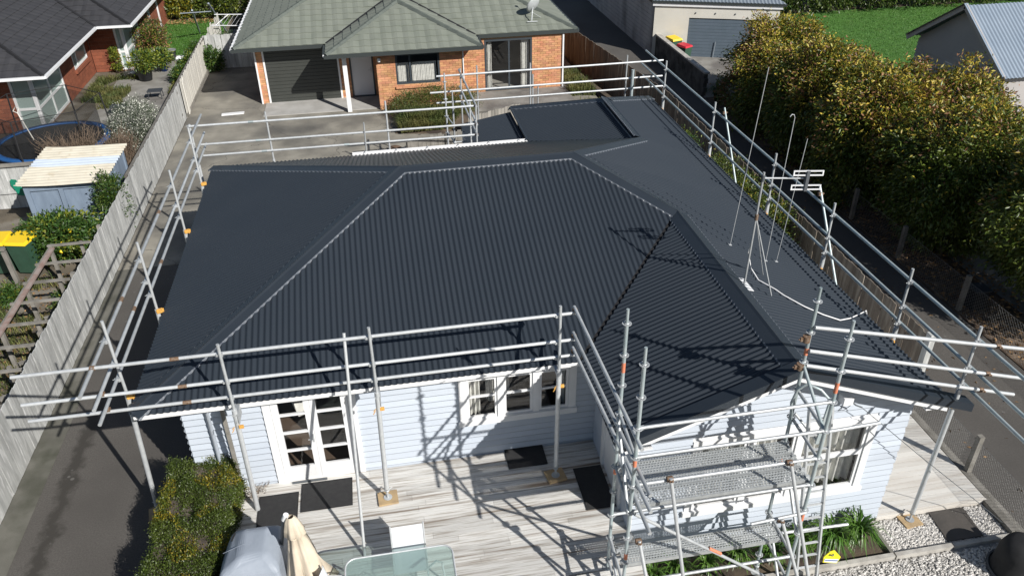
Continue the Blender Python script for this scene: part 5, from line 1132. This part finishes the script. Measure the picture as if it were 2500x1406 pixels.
def wheelie(lb, x, y, z, lid, rz, grp, s_=1.0):
    t = thing('wheelie_bin', lb, 'bin', (x,y,z), grp); R = Matrix.Translation((x,y,z)) @ Matrix.Rotation(rz,4,'Z') @ Matrix.Scale(s_,4); T = lambda p: R @ Vector(p)
    MB().hexa([T(p) for p in ((-.21,-.24,.06),(.21,-.24,.06),(.21,.2,.06),(-.21,.2,.06),(-.27,-.32,.92),(.27,-.32,.92),(.27,.28,.92),(-.27,.28,.92))]).build('bin_body', M['bin_green'], t)
    MB().hexa([T(p) for p in ((-.285,-.345,.925),(.285,-.345,.925),(.285,.30,.925),(-.285,.30,.925),(-.25,-.30,1.0),(.25,-.30,1.0),(.25,.27,1.04),(-.25,.27,1.04))]).build('lid', M[lid], t)
    MB().tube([T((-.2,.34,.96)),T((.2,.34,.96))], .018*s_, 8).build('handle', M['bin_green'], t)
    for sx_ in (-1,1): MB().tube([T((sx_*.2,.26,.1)),T((sx_*.25,.26,.1))], .1*s_, 12).build('wheel', M['black_rubber'], t)
wheelie('wheelie bin with yellow lid behind the dark block wall', 14.15,25.15,-.39,'bin_yellow',.3,'wheelie bins'); wheelie('wheelie bin with red lid behind the dark block wall', 14.35,24.25,-.39,'bin_red',.5,'wheelie bins',.9)
wheelie('green wheelie bin with yellow lid under the lemon tree', -9.42,9.4,-.01,'bin_yellow',-.25,'wheelie bins'); wheelie('green wheelie bin with yellow lid at the left, half behind a post', -10.05,9.5,-.01,'bin_yellow',-.1,'wheelie bins')
wb = thing('black_bin', 'small black bin tipped over on the leaf litter by the wire fence', 'bin', (14.2,3.5,-.38)); MB().hexa([(14.0,3.25,-.38),(14.45,3.3,-.38),(14.42,3.75,-.38),(13.98,3.7,-.38),(14.02,3.3,.12),(14.40,3.35,.10),(14.38,3.68,.1),(14.0,3.65,.12)]).build('bin_body', M['black_rubber'], wb); MB().box(13.99,14.44,3.28,3.72,.125,.15).build('lid', M['charcoal_pot'], wb)

rh = thing('grey_gable_house', 'grey weatherboard gable house with pale blue corrugated roof at the upper right', 'house', (25,16,-.4))
gx = 22.0; ya, yb_, yr_ = 18.5, 13.2, 15.85; za, zr_ = 2.0, 3.72
for k in range(26):
    z = -.4+k*.16; zt = z+.16
    def hwid(zz): return 2.55 if zz <= za else max(0, (zr_-.1-zz)/(zr_-za)*2.6)
    a, b_ = hwid(z), hwid(zt)
    if a < .1: break
    MB().hexa([(gx-.06,yr_-a,z),(gx+.1,yr_-a,z),(gx+.1,yr_+a,z),(gx-.06,yr_+a,z),(gx-.005,yr_-b_,zt+.01),(gx+.1,yr_-b_,zt+.01),(gx+.1,yr_+b_,zt+.01),(gx-.005,yr_+b_,zt+.01)]).build('weatherboard', M['house_grey_wall'], rh)
Plane([(gx-.35,yb_-.2,za-.1),(34,yb_-.2,za-.1),(34,yr_,zr_+.02),(gx-.35,yr_,zr_+.02)]).sheet('roof_sheet', M['house_blue_roof'], rh, .15, .018); Plane([(34,ya+.2,za-.1),(gx-.35,ya+.2,za-.1),(gx-.35,yr_,zr_+.02),(34,yr_,zr_+.02)]).sheet('roof_sheet', M['house_blue_roof'], rh, .15, .018)
for yy in (yb_-.2, ya+.2): MB().bar((gx-.37,yy,za-.12),(gx-.37,yr_,zr_+.0),.04,.2).build('barge_board', M['house_grey_wall'], rh); MB().bar((gx-.38,yy,za-.02),(gx-.38,yr_,zr_+.09),.16,.03).build('barge_flashing', M['house_blue_roof'] if yy < 14 else M['gutter_dark'], rh)
MB().box(gx+.11,33,yb_+.1,yb_+.2,-.4,za).build('side_wall', M['house_grey_wall'], rh); framed(rh, (gx-.02,16.2,0),(0,1,0),(-1,0,0),-.55,.35,.4,1.5,[],[],'white_paint','glass',.08)

# ------------------------------------------------------------------ trees and shrubs
def tree(name, lb, cat, x, y, z, cen, rad, nclus, per, size, mats, pick, group=None, trunk=.12, limbs=7, cr=.22, droop=.25, low=-.85, asp=.36, shell=.72, stems=1, tr_top=None):
    t = thing(name, lb, cat, (x,y,z), group); c = Vector(cen)
    tk = MB(); lm = MB()
    for s_ in range(stems):
        ox, oy = (0,0) if stems == 1 else (rnd.uniform(-.35,.35), rnd.uniform(-.35,.35))
        fork = Vector((x+ox,y+oy,z)).lerp(c, .45)
        tk.tube([(x+ox,y+oy,z-.05),(x+ox+rnd.uniform(-.06,.06),y+oy+rnd.uniform(-.06,.06),z+(fork.z-z)*.5),fork], [trunk,trunk*.8,trunk*.62], 9)
        for k in range(limbs):
            a = 2*math.pi*k/limbs+rnd.uniform(-.4,.4); e = c+Vector((math.cos(a)*rad[0]*.72, math.sin(a)*rad[1]*.72, rnd.uniform(-.25,.6)*rad[2])); m_ = fork.lerp(e,.5)+Vector((0,0,.12*rad[2]))
            lm.tube([fork-Vector((0,0,.05)), m_, e], [trunk*.45,trunk*.28,trunk*.1], 6)
    tk.build('trunk', M['bark'], t); lm.build('limbs', M['bark'], t)
    P, D = crown_points(cen, rad, nclus, per, cr, shell, low)
    ok = P[:,2] > z+.12; P, D = P[ok], D[ok]
    mi = pick((P-np.array(cen))/np.array(rad), P)
    leafmesh('crown', P, D, size, asp, [M[k] for k in mats], mi, t, droop=droop); return t
GOLD = 0
def pick_autumn(Q, P):
    up_ = Q[:,2]*.9+np.linalg.norm(Q,axis=1)*.45; nz_ = .5*np.sin(P[:,0]*2.3+P[:,1]*1.7)+.5*np.sin(P[:,1]*3.1-P[:,2]*2.2)
    pg = np.clip((up_-.42)*.75+nz_*.34+GOLD,0.02,.75); r = rng.random(len(P)); r2 = rng.random(len(P))
    return np.where(r < pg, np.where(r2 < .26+.2*nz_, 2, 1), 0)
GT = 'big evergreen trees with golden tips along the right'
for i, (x, y, cz, rx, ry, rz_, nc, gold, lb) in enumerate((
    (15.9,18.3,1.2,1.75,1.65,1.8,430,.06,'bushy golden-tipped tree beside the garage roller door'),
    (14.8,15.6,1.15,1.55,1.7,1.65,420,.02,'golden-tipped tree second from the garage, above the low red shrub'),
    (14.9,12.8,1.55,1.8,1.75,2.0,560,.05,'tall golden-tipped tree in the middle of the right row'),
    (14.8,9.7,1.6,1.75,1.8,2.15,570,.08,'tall bronze-tipped tree right of the middle of the row'),
    (15.3,6.5,1.65,1.85,1.75,2.05,560,-.12,'dark leafy tree over the parking area, second from the right edge'),
    (16.2,2.8,1.95,2.15,2.2,2.15,680,-.10,'green tree at the right edge of the picture over the parking area'),
    (17.2,9.4,1.6,1.7,1.7,2.0,420,.08,'golden-tipped tree behind the row, in front of the grey gable house'))):
    GOLD = gold; tree('evergreen_tree', lb, 'tree', x-.1 if i < 6 else x, y-.5, -.4, (x,y,cz), (rx,ry,rz_), nc, 88, .125, ['leaf_tree','leaf_gold','leaf_bronze'], pick_autumn, GT, .10, 7, .18, .35, low=-.97, stems=3 if i in (3,4) else 1)
pick1 = lambda k, pr_: (lambda Q, P: np.where(rng.random(len(P)) < pr_, k, 0))
tree('red_shrub', 'low dark reddish shrub at the end of the block wall', 'shrub', 14.3,18.0,-.39,(14.3,18.0,.45),(.75,.8,.75),110,40,.11,['leaf_tree','leaf_bronze'],pick1(1,.4),None,.04,5,.14,.1)
sg = strap_plant('bright green clump beside the reddish shrub at the block wall', 13.95,19.3,-.39,90,.45,.5,'bright green clumps','leaf_green',.03)
# side shrubs between house and right fence
for x, y, r_, lb in ((9.35,8.6,.75,'leafy shrub between roof and right fence, farther one'),(9.4,7.2,.8,'leafy shrub between roof and right fence, middle one'),(9.45,5.9,.75,'leafy shrub between roof and right fence, nearer one')):
    tree('side_shrub', lb, 'shrub', x,y,-.42,(x,y,.85),(r_,.85,1.0),150,44,.085,['leaf_hedge','leaf_hedge_gold'],pick1(1,.12),'shrubs beside the right fence',.04,5,.14,.1)
tree('side_shrub', 'small yellowish shrub at the far end of the right eave', 'shrub', 9.3,11.3,-.42,(9.3,11.3,.7),(.5,.6,.9),90,40,.085,['leaf_green','leaf_lime'],pick1(1,.3),'shrubs beside the right fence',.03,5,.12,.1)
# clipped mound and long grass on the bank by the brick house
tree('mounded_shrub', 'rounded olive shrub under the window of the orange brick house', 'shrub', 2.2,18.9,0,(2.2,18.9,.45),(1.75,.75,.62),420,44,.06,['leaf_hedge','dry_grass'],pick1(1,.35),None,.04,6,.12,.0,asp=.3)
def grass(name, lb, rects, mt, wd=.012, kind='stuff'):
    vv = []; fs = []
    for (x0,x1,y0,y1,z,n,h,fl) in rects:
        for k in range(n):
            x, y = rnd.uniform(x0,x1), rnd.uniform(y0,y1); q_ = math.sin(x*2.1+y*1.3)+math.sin(y*2.7-x*1.1)
            if h > .15 and q_ < -.35: continue
            a = rnd.uniform(0,6.28); hh = h*rnd.uniform(.5,1.3); lx, ly = math.cos(a)*hh*fl, math.sin(a)*hh*fl; c, s_ = -math.sin(a)*wd, math.cos(a)*wd; b = len(vv)
            vv += [(x-c,y-s_,z),(x+c,y+s_,z),(x+lx*.5+c*.7,y+ly*.5+s_*.7,z+hh*.7),(x+lx*.5-c*.7,y+ly*.5-s_*.7,z+hh*.7),(x+lx,y+ly,z+hh*(.9-.3*fl))]; fs += [(b,b+1,b+2,b+3),(b+3,b+2,b+4)]
    o = MB().add(vv, fs).build(name, M[mt], None, kind, fixn=False); return tag(o, lb, 'grass')
bank = struct(MB().add([(.6,17.2,0),(3.4,16.6,0),(3.9,18.9,0),(1.0,19.6,0),(1.2,17.9,.35),(3.1,17.6,.35),(3.4,18.6,.4),(1.4,19.0,.4)], [(0,1,5,4),(1,2,6,5),(2,3,7,6),(3,0,4,7),(4,5,6,7)]).build('grass_bank', M['soil']))
grass('long_grass', 'long yellow-green grass spilling over the bank by the brick house', [(.8,3.5,17.0,18.5,.1,5200,.42,.7),(1.1,3.3,17.4,18.6,.3,3000,.4,.7)], 'dry_grass')
grass('weedy_grass', 'tall weedy grass between patio and the brown fence', [(7.9,8.9,14.5,22.5,0,4200,.45,.5)], 'dry_grass')
grass('lawn_blades', 'mown green lawn blades behind the right trees', [(20.6,34,22,31.6,-.38,20000,.06,.6)], 'grass_blade', .012)
grass('yard_lawn_blades', 'lush green lawn blades in the left back yard', [(-11,-7.5,29.7,36.5,.004,11000,.07,.5)], 'grass_blade', .012)
grass('yard_weeds', 'rough grass and weeds beside the left patio', [(-11.8,-10.1,22.3,26.3,0,4200,.28,.6),(-8.5,-7.5,23.5,29,0,1500,.22,.6)], 'dry_grass')
# far hedge along the lawn
for k in range(11):
    x = 19.5+k*2.3; tree('hedge_shrub', ['dark round shrub','bright green shrub','dense olive shrub','dark leafy shrub','broad dark shrub','mid green shrub','low dark shrub','olive spreading shrub','tall green shrub','dark hedge shrub','green end shrub'][k]+' in the far row behind the lawn, number %s from the garage' % ['one','two','three','four','five','six','seven','eight','nine','ten','eleven'][k], 'shrub', x,32.0+rnd.uniform(-.3,.3),-.4,(x,32.2,.7),(1.45,1.0,1.3),90,36,.22,['leaf_hedge','leaf_green'],pick1(1,[.1,.8,.2,.1,.1,.5,.2,.3,.6,.1,.7][k]),'shrubs in the far row behind the lawn',.06,4,.24,.1)
# dead leaves under the trees
n_ = 3600; P = np.column_stack([rng.uniform(13.7,15.6,n_), rng.uniform(-3,14,n_), np.full(n_,-.372)]); o = leafmesh('leaf_litter', P, np.column_stack([rng.normal(size=n_),rng.normal(size=n_),rng.normal(size=n_)*.15]), .10, .5, M['leaf_dead'], None, None, 'stuff', curl=.12); tag(o, 'fallen brown leaves under the right trees', 'leaves')
n_ = 260; P = np.column_stack([rng.uniform(10.5,13.6,n_), rng.uniform(-4,10,n_), np.full(n_,-.393)]); o = leafmesh('driveway_leaves', P, np.column_stack([rng.normal(size=n_),rng.normal(size=n_),rng.normal(size=n_)*.1]), .08, .5, M['leaf_dead'], None, None, 'stuff', curl=.12); tag(o, 'scattered brown leaves on the right driveway', 'leaves')

# ------------------------------------------------------------------ left yard
sh = thing('garden_shed', 'blue-grey timber shed with cream corrugated roof behind the paling fence', 'shed', (-8.7,12.5,0))
sp_ = Plane([(-9.98,11.2,1.58),(-7.60,11.05,1.58),(-7.62,13.85,1.66),(-9.98,14.05,1.66)])
# corrugations run across (along x): build with u along y
for y0_, y1_, mm in ((11.05,12.38,'cream_roof'),(12.38,12.95,'blue_roof_sheet'),(12.95,13.90,'cream_roof')):
    Plane([(-7.60,y0_,1.60),(-7.60,y1_,1.60),(-9.97,y1_+.15,1.64),(-9.97,y0_+.15,1.64)]).sheet('roof_sheet', M[mm], sh, .19, .024)
MB().box(-9.78,-7.75,11.35,13.75,0,1.54).build('shed_wall', M['shed_blue'], sh)
for a, c, e, f in ((-9.80,-9.66,0,1.53),(-8.92,-8.80,0,1.42),(-7.87,-7.73,0,1.53),(-9.66,-7.87,1.42,1.53),(-9.66,-7.87,.0,.1)): MB().box(a,c,11.30,11.345,e,f).build('trim_board', M['shed_blue'], sh)
for y in (11.4,12.5,13.6): MB().box(-7.745,-7.70,y,y+.12,0,1.5).build('trim_board', M['shed_blue'], sh)
fp = thing('timber_fence', 'grey board fence with a green paint patch left of the shed', 'fence', (-11,13.5,0))
for k in range(15): MB().box(-13.4+k*.24,-13.4+k*.24+.232,13.48,13.51,0,1.42+rnd.uniform(-.01,.01)).build('board', M['fence_pale'], fp)
MB().box(-13.4,-9.9,13.40,13.47,1.36,1.46).build('top_rail', M['old_wood'], fp); MB().box(-13.4,-9.9,13.42,13.475,.5,.58).build('rail', M['fence_pale'], fp)
g1 = MB().add([(-11.0,13.40,.95),(-10.86,13.40,.92),(-10.80,13.40,.70),(-10.70,13.40,.58),(-10.74,13.40,.42),(-10.92,13.40,.45),(-10.95,13.40,.62),(-11.02,13.40,.80)], [tuple(range(8))]); g1.add([(x,y+.075,z) for x,y,z in g1.v[:8]], [tuple(range(7,-1,-1))]); g1.build('paint_patch', M['green_paint'], fp)
# trampoline
tp = thing('trampoline', 'round trampoline with blue padding, black mat and safety net', 'trampoline', (-10.7,17.2,0)); tc = Vector((-10.95,17.2,.70)); R1, R2 = 1.85, 1.64
MB().lathe(tc, [(R2,0),(R2,.03),((R1+R2)/2,.05),(R1,.03),(R1,-.06),(R2,-.02)], 40).build('blue_pad', M['trampoline_blue'], tp); MB().lathe(tc+Vector((0,0,-.02)), [(.001,0),(R2,0),(R2,-.01),(.001,-.01)], 40, False).build('jump_mat', M['mesh_black'], tp)
for k in range(6):
    a = math.radians(20+60*k); q = Vector((math.cos(a),math.sin(a),0)); MB().tube([tc+q*R1-Vector((0,0,.72)), tc+q*(R1+.06)+Vector((0,0,.3)), tc+q*(R1-.02)+Vector((0,0,1.35))], .026, 8).build('net_pole', M['black_rubber'], tp); a2 = math.radians(20+60*(k+1)); q2 = Vector((math.cos(a2),math.sin(a2),0)); tubeobj('net_rope', tc+q*(R1-.02)+Vector((0,0,1.34)), tc+q2*(R1-.02)+Vector((0,0,1.34)), .012, M['black_rubber'], tp, 6); MB().tube([tc+q*(R1-.1)-Vector((0,0,.05)), tc+q*(R1-.1)-Vector((0,0,.73))], .025, 8).build('leg', M['galv'], tp)
nm = bpy.data.materials.new('net'); nm.use_nodes = True; N = nm.node_tree.nodes; L = nm.node_tree.links; tr_ = N.new('ShaderNodeBsdfTransparent'); ms = N.new('ShaderNodeMixShader'); ms.inputs[0].default_value = .42; N['Principled BSDF'].inputs['Base Color'].default_value = (.012,.012,.012,1); N['Principled BSDF'].inputs['Roughness'].default_value = .9; L.new(tr_.outputs[0], ms.inputs[1]); L.new(N['Principled BSDF'].outputs[0], ms.inputs[2]); L.new(ms.outputs[0], N['Material Output'].inputs[0])
vv = []
for j in range(6):
    for k in range(36): a = 2*math.pi*k/36; rr = 1.62-.12*abs(math.sin(3*(a-math.radians(20))))*(j/5); vv.append(tc+Vector((rr*math.cos(a), rr*math.sin(a), .05+1.26*j/5-.05*abs(math.sin(3*(a-math.radians(20))))*(j/5))))
MB().add(vv, [(j*36+k, j*36+(k+1)%36, (j+1)*36+(k+1)%36, (j+1)*36+k) for j in range(5) for k in range(36)], True).build('safety_net', nm, tp, fixn=False)
# bare shrubs
def bare(lb, x, y, z, r, h, n):
    t = thing('bare_shrub', lb, 'shrub', (x,y,z), 'leafless brown shrubs by the trampoline'); b = MB()
    for k in range(n):
        a = rnd.uniform(0,6.28); l_ = rnd.uniform(.55,1.05); e = Vector((x+math.cos(a)*r*rnd.random()**.6, y+math.sin(a)*r*rnd.random()**.6, z+h*l_)); p = Vector((x+rnd.uniform(-.08,.08),y+rnd.uniform(-.08,.08),z)); m_ = p.lerp(e,.5)+Vector((rnd.uniform(-.06,.06),rnd.uniform(-.06,.06),.1)); b.tube([p,m_,e], [.014,.010,.005], 4, False)
        for j in range(5):
            s0 = m_.lerp(e, rnd.random()); b.tube([s0, s0+Vector((rnd.uniform(-.2,.2),rnd.uniform(-.2,.2),rnd.uniform(.05,.3)))], [.007,.003], 3, False)
    b.build('twigs', M['twig'], t, 'stuff', fixn=False); MB().tube([(x,y,z-.02),(x,y,z+.15)], [.06,.04], 8).build('stump', M['bark'], t)
bare('wide leafless brown shrub between shed and trampoline', -9.75,15.5,0,1.15,1.5,260); bare('leafless brown shrub against the paling fence behind the shed', -8.35,15.6,0,.65,1.35,150)
tree('flowering_shrub', 'grey-green shrub speckled with white flowers by the paling fence', 'shrub', -8.45,18.0,0,(-8.45,18.0,.8),(.72,1.3,.75),300,40,.06,['leaf_grey','petal_white'],pick1(1,.22),None,.04,6,.13,.05)
tree('lemon_tree', 'lemon tree with yellow-green leaves in front of the blue shed', 'tree', -8.75,10.3,0,(-8.75,10.0,.62),(.95,.62,.5),230,40,.115,['leaf_green','leaf_lime'],lambda Q,P: np.where(rng.random(len(P)) < np.clip(.18+.35*np.sin(P[:,0]*4)*np.sin(P[:,1]*5+P[:,2]*3),0,.6),1,0),None,.05,6,.15,.15,asp=.45)
lt = [o for o in bpy.data.objects if o.name == 'lemon_tree'][0]
for p in ((-9.2,9.55,.85),(-8.5,9.4,.7),(-8.0,9.5,.6),(-8.6,9.4,.45),(-9.45,9.5,.5),(-8.3,9.6,.95)): MB().lathe(p, [(.001,.055),(.03,.045),(.045,0),(.03,-.045),(.001,-.055)], 10).build('lemon', M['lemon'], lt)
tree('climber', 'dark green climber between the shed and the paling fence', 'shrub', -7.55,11.3,0,(-7.55,11.2,.95),(.28,.65,.85),110,40,.09,['leaf_green','leaf_hedge'],pick1(1,.4),None,.03,4,.1,.2)
# pergola-like frame
pg = thing('pergola', 'weathered timber growing frame with slatted cross rails beside the paling fence', 'growing frame', (-8,6,0))
for y in (8.5,7.56,6.68,5.80,4.9,4.05,3.2): MB().bar((-8.5,y+.03,1.1),(-7.35,y,1.12),.07,.045).build('cross_rail', M['old_wood'], pg)
MB().bar((-8.42,8.5,1.05),(-8.42,2.5,1.03),.09,.07).build('side_rail', M['old_wood'], pg); MB().bar((-8.28,8.25,1.17),(-8.26,2.5,1.17),.10,.04).build('side_rail', M['red_wood'], pg)
for y in (8.45,6.6,4.9,3.2): MB().bar((-8.42,y,0),(-8.42,y,1.06),.08,.08,up=(0,1,0)).build('post', M['old_wood'], pg); MB().bar((-7.75,y+.2,0),(-7.75,y+.2,1.09),.07,.07,up=(0,1,0)).build('post', M['old_wood'], pg)
MB().bar((-9.55,8.55,1.05),(-9.5,8.55,0),.1,.1,up=(0,1,0)).build('post', M['old_wood'], pg); MB().bar((-9.5,8.55,1.12),(-10.9,8.6,1.12),.1,.07).build('cross_rail', M['old_wood'], pg)
for k in range(7): MB().bar((-7.6-k*.02,7.0-k*.6,.12),(-8.3,6.6-k*.6,.15),.14,.05).build('loose_timber', M['old_wood'], pg)
grass('bed_weeds', 'dry weeds and straw on the ground under the growing frame', [(-9.6,-7.4,2.0,8.6,0,2600,.24,.7),(-10.8,-8.6,6.5,11.5,0,900,.2,.7)], 'dry_grass')
for x, y, r_, lb in ((-7.8,7.1,.3,'small green shrub under the growing frame near the fence'),(-9.9,10.9,.22,'small leafy plant left of the lemon tree'),(-9.3,7.6,.2,'weedy green plant beside the left post of the growing frame')): tree('small_plant', lb, 'plant', x,y,0,(x,y,.3),(r_,r_,.28),36,36,.09,['leaf_green','leaf_lime'],pick1(1,.2),'small plants in the left yard',.015,4,.09,.1)
n_ = 1500; P = np.column_stack([rng.uniform(-9.8,-7.4,n_), rng.uniform(2,9,n_), np.full(n_,.01)]); o = leafmesh('yard_litter', P, np.column_stack([rng.normal(size=n_),rng.normal(size=n_),rng.normal(size=n_)*.2]), .10, .4, M['leaf_dead'], None, None, 'stuff', curl=.12); tag(o, 'dead leaves on the soil under the growing frame', 'leaves')
# pots and garden things on the left patio
def pot(lb, x, y, z, r, h, mt, plant=None, pr=.0, ph=.0, nm='plant_pot'):
    t = thing(nm, lb, 'pot', (x,y,z), 'pots on the left patio'); MB().lathe((x,y,z), [(.001,0),(r*.75,0),(r,h),(r*1.06,h),(r*1.06,h-.03),(r*.9,h-.02),(.001,h-.05)], 18).build('pot', M[mt], t)
    if plant:
        P, D = crown_points((x,y,z+h+ph*.8), (pr,pr,ph), 60, 30, .1, .6, -.9); leafmesh('foliage', P, D, .12, .4, [M[k] for k in plant], (rng.random(len(P)) < .6).astype(int), t)
pot('big charcoal pot with a yellow-green bushy plant', -9.75,25.9,0,.34,.52,'charcoal_pot',['leaf_green','leaf_lime'],.52,.42); pot('small white pot against the red brick corner', -10.35,26.4,0,.16,.24,'white_plastic'); pot('mid grey pot at the edge of the lawn', -9.25,29.3,0,.24,.36,'grey_pot'); pot('small grey pot beside the white planter', -9.58,28.75,0,.18,.2,'grey_pot'); pot('blue pot behind the charcoal pot', -9.2,27.1,0,.16,.28,'blue_pot',['leaf_green','leaf_lime'],.38,.35)
wp = thing('white_planter', 'tall white square planter with a leafy shrub near the lawn', 'planter', (-9.85,28.9,0)); MB().box(-10.05,-9.6,28.7,29.15,0,.55).build('planter_box', M['white_plastic'], wp); P, D = crown_points((-9.95,29.0,1.0), (.6,.55,.55), 90, 34, .13, .6, -.9); leafmesh('foliage', P, D, .11, .4, [M['leaf_green'],M['leaf_lime'],M['leaf_bronze']], rng.integers(0,3,len(P)), wp)
tree('patio_shrub', 'reddish-green shrub against the far brick wall of the left house', 'shrub', -10.2,30.6,0,(-10.2,30.6,.75),(.45,.9,.7),110,36,.11,['leaf_green','leaf_bronze'],pick1(1,.45),None,.03,5,.14,.1)
tree('wall_plant', 'thin upright yellow-green plant against the red brick wall', 'plant', -11.2,27.25,0,(-11.2,27.3,.55),(.14,.14,.55),30,36,.10,['leaf_lime','leaf_green'],pick1(1,.3),None,.02,3,.07,.0)
bg1 = thing('paper_bag', 'crumpled white plastic bag lying at the lawn edge', 'bag', (-8.75,29.1,0)); MB().hexa([(-9.05,28.9,0),(-8.45,28.85,0),(-8.4,29.3,0),(-9.0,29.25,0),(-8.95,28.98,.12),(-8.55,28.95,.07),(-8.5,29.2,.14),(-8.9,29.18,.06)]).build('bag_body', M['white_plastic'], bg1); MB().tube([(-8.6,29.0,.12),(-8.5,29.1,.17),(-8.45,29.0,.1)], .015, 6).build('bag_handle', M['white_plastic'], bg1)
def stool(lb, x, y, s_=1):
    t = thing('patio_stool', lb, 'stool', (x,y,0), 'dark patio stools'); MB().box(x-.28,x+.28,y-.2,y+.2,.30,.345).build('seat', M['charcoal_pot'], t)
    for a in (-1,1):
        for b_ in (-1,1): MB().tube([(x+a*.26,y+b_*.18,0),(x+a*.24,y+b_*.17,.3)], .018, 6).build('leg', M['charcoal_pot'], t)
stool('dark low stool on the patio next to the paling fence', -8.85,23.3); stool('dark stool near the trampoline net on the grass', -9.9,21.6)
sd2 = thing('garden_spade', 'spade with pale D handle leaning by the trampoline', 'spade', (-11.9,17.9,0)); tubeobj('shaft', (-11.55,17.3,.75), (-12.1,18.1,1.45), .018, M['fence_white'], sd2); MB().tube([(-12.1,18.1,1.45),(-12.22,18.1,1.52),(-12.2,18.3,1.6),(-12.08,18.25,1.55),(-12.1,18.1,1.45)], .016, 6).build('grip', M['fence_white'], sd2)
for x, y, lb in ((-8.1,25.4,'green leafy clump by the fence, nearest the stool'),(-8.05,27.2,'green leafy clump by the fence, middle one'),(-8.0,29.0,'green leafy clump by the fence next to the lawn')): tree('border_plant', lb, 'plant', x,y,0,(x,y,.28),(.35,.6,.3),50,36,.12,['leaf_green','leaf_lime'],pick1(1,.2),'border plants along the left fence',.015,4,.1,.1)
tree('corner_plant', 'glossy green plant at the inside corner of the two paling fences', 'plant', -6.95,26.6,0,(-6.95,26.55,.55),(.32,.28,.5),50,36,.14,['leaf_green','leaf_hedge'],pick1(1,.3),None,.02,4,.1,.2)
tree('corner_shrub', 'pale green shrub in the shade below the folding washing line', 'shrub', -6.6,28.6,0,(-6.6,28.6,.6),(.4,.5,.6),60,36,.1,['leaf_green','leaf_grey'],pick1(1,.5),None,.02,4,.12,.1)
# washing lines
cl = thing('washing_line', 'grey T-shaped washing line post on the left lawn', 'washing line', (-8.5,33.4,0))
MB().tube([(-8.55,33.4,0),(-8.22,31.0,1.72)], .045, 10).build('post', M['garage_roof'], cl); tubeobj('crossbar', (-8.8,31.0,1.6), (-7.35,31.0,1.62), .025, M['garage_roof'], cl); MB().tube([(-7.25,33.6,0),(-7.4,31.0,2.0)], .045, 10).build('post', M['garage_roof'], cl)
fl = thing('folding_line', 'white fold-out washing frame between fence and the green roof', 'washing line', (-6.2,28.7,1.6))
tubeobj('frame_bar', (-7.05,29.95,1.7), (-5.35,29.6,1.7), .022, M['white_paint'], fl); tubeobj('frame_bar', (-6.9,27.85,1.7), (-5.4,27.45,1.7), .022, M['white_paint'], fl)
for k in range(7): tubeobj('line', (-6.5+k*.19,29.85-.04*k,1.7), (-6.6+k*.19,27.75-.045*k,1.7), .006, M['white_paint'], fl, 5)
tubeobj('strut', (-7.05,29.4,1.3), (-6.4,29.8,1.7), .018, M['white_paint'], fl)
# back garden beyond the left lawn
wfn = thing('trellis_fence', 'white post-and-rail trellis along the back garden', 'fence', (-9,38,0)); 
for k in range(12): MB().box(-12.6+k*.7,-12.52+k*.7,38.0,38.08,0,1.7).build('post', M['fence_white'], wfn)
for z in (1.1,1.6): MB().box(-12.8,-4.8,37.95,37.995,z,z+.08).build('rail', M['fence_white'], wfn)
for k in range(26): MB().box(-12.7+k*.3,-12.65+k*.3,37.92,37.945,1.05,1.75).build('slat', M['fence_white'], wfn)
for x, y, rx, h, k, lb in ((-11.4,36.9,.9,1.0,.25,'leafy shrub at the far left of the back garden'),(-9.9,37.2,.7,1.1,.6,'yellow autumn shrub at the back of the left lawn'),(-8.3,37.0,.9,.9,.15,'dark round shrub behind the washing line'),(-7.0,36.2,.9,1.2,.3,'shrub with yellow leaves at the right of the back garden'),(-10.6,40,1.3,1.4,.2,'tall green shrub beyond the trellis on the left'),(-7.5,40.5,1.5,1.5,.3,'tall green shrub beyond the trellis on the right')): tree('garden_shrub', lb, 'shrub', x,y,0,(x,y,h*.75),(rx,.7,h*.75),100,36,.16,['leaf_hedge','leaf_hedge_gold' if k > .5 else 'leaf_lime'],pick1(1,k),'shrubs in the left back garden',.04,5,.18,.1)
n_ = 350; P = np.column_stack([rng.uniform(-10.8,-8.0,n_), rng.uniform(35.6,36.7,n_), np.full(n_,.03)]); o = leafmesh('autumn_leaves', P, np.column_stack([rng.normal(size=n_),rng.normal(size=n_),rng.normal(size=n_)*.2]), .16, .5, M['leaf_dead'], None, None, 'stuff', curl=.12); tag(o, 'orange autumn leaves along the far edge of the left lawn', 'leaves')
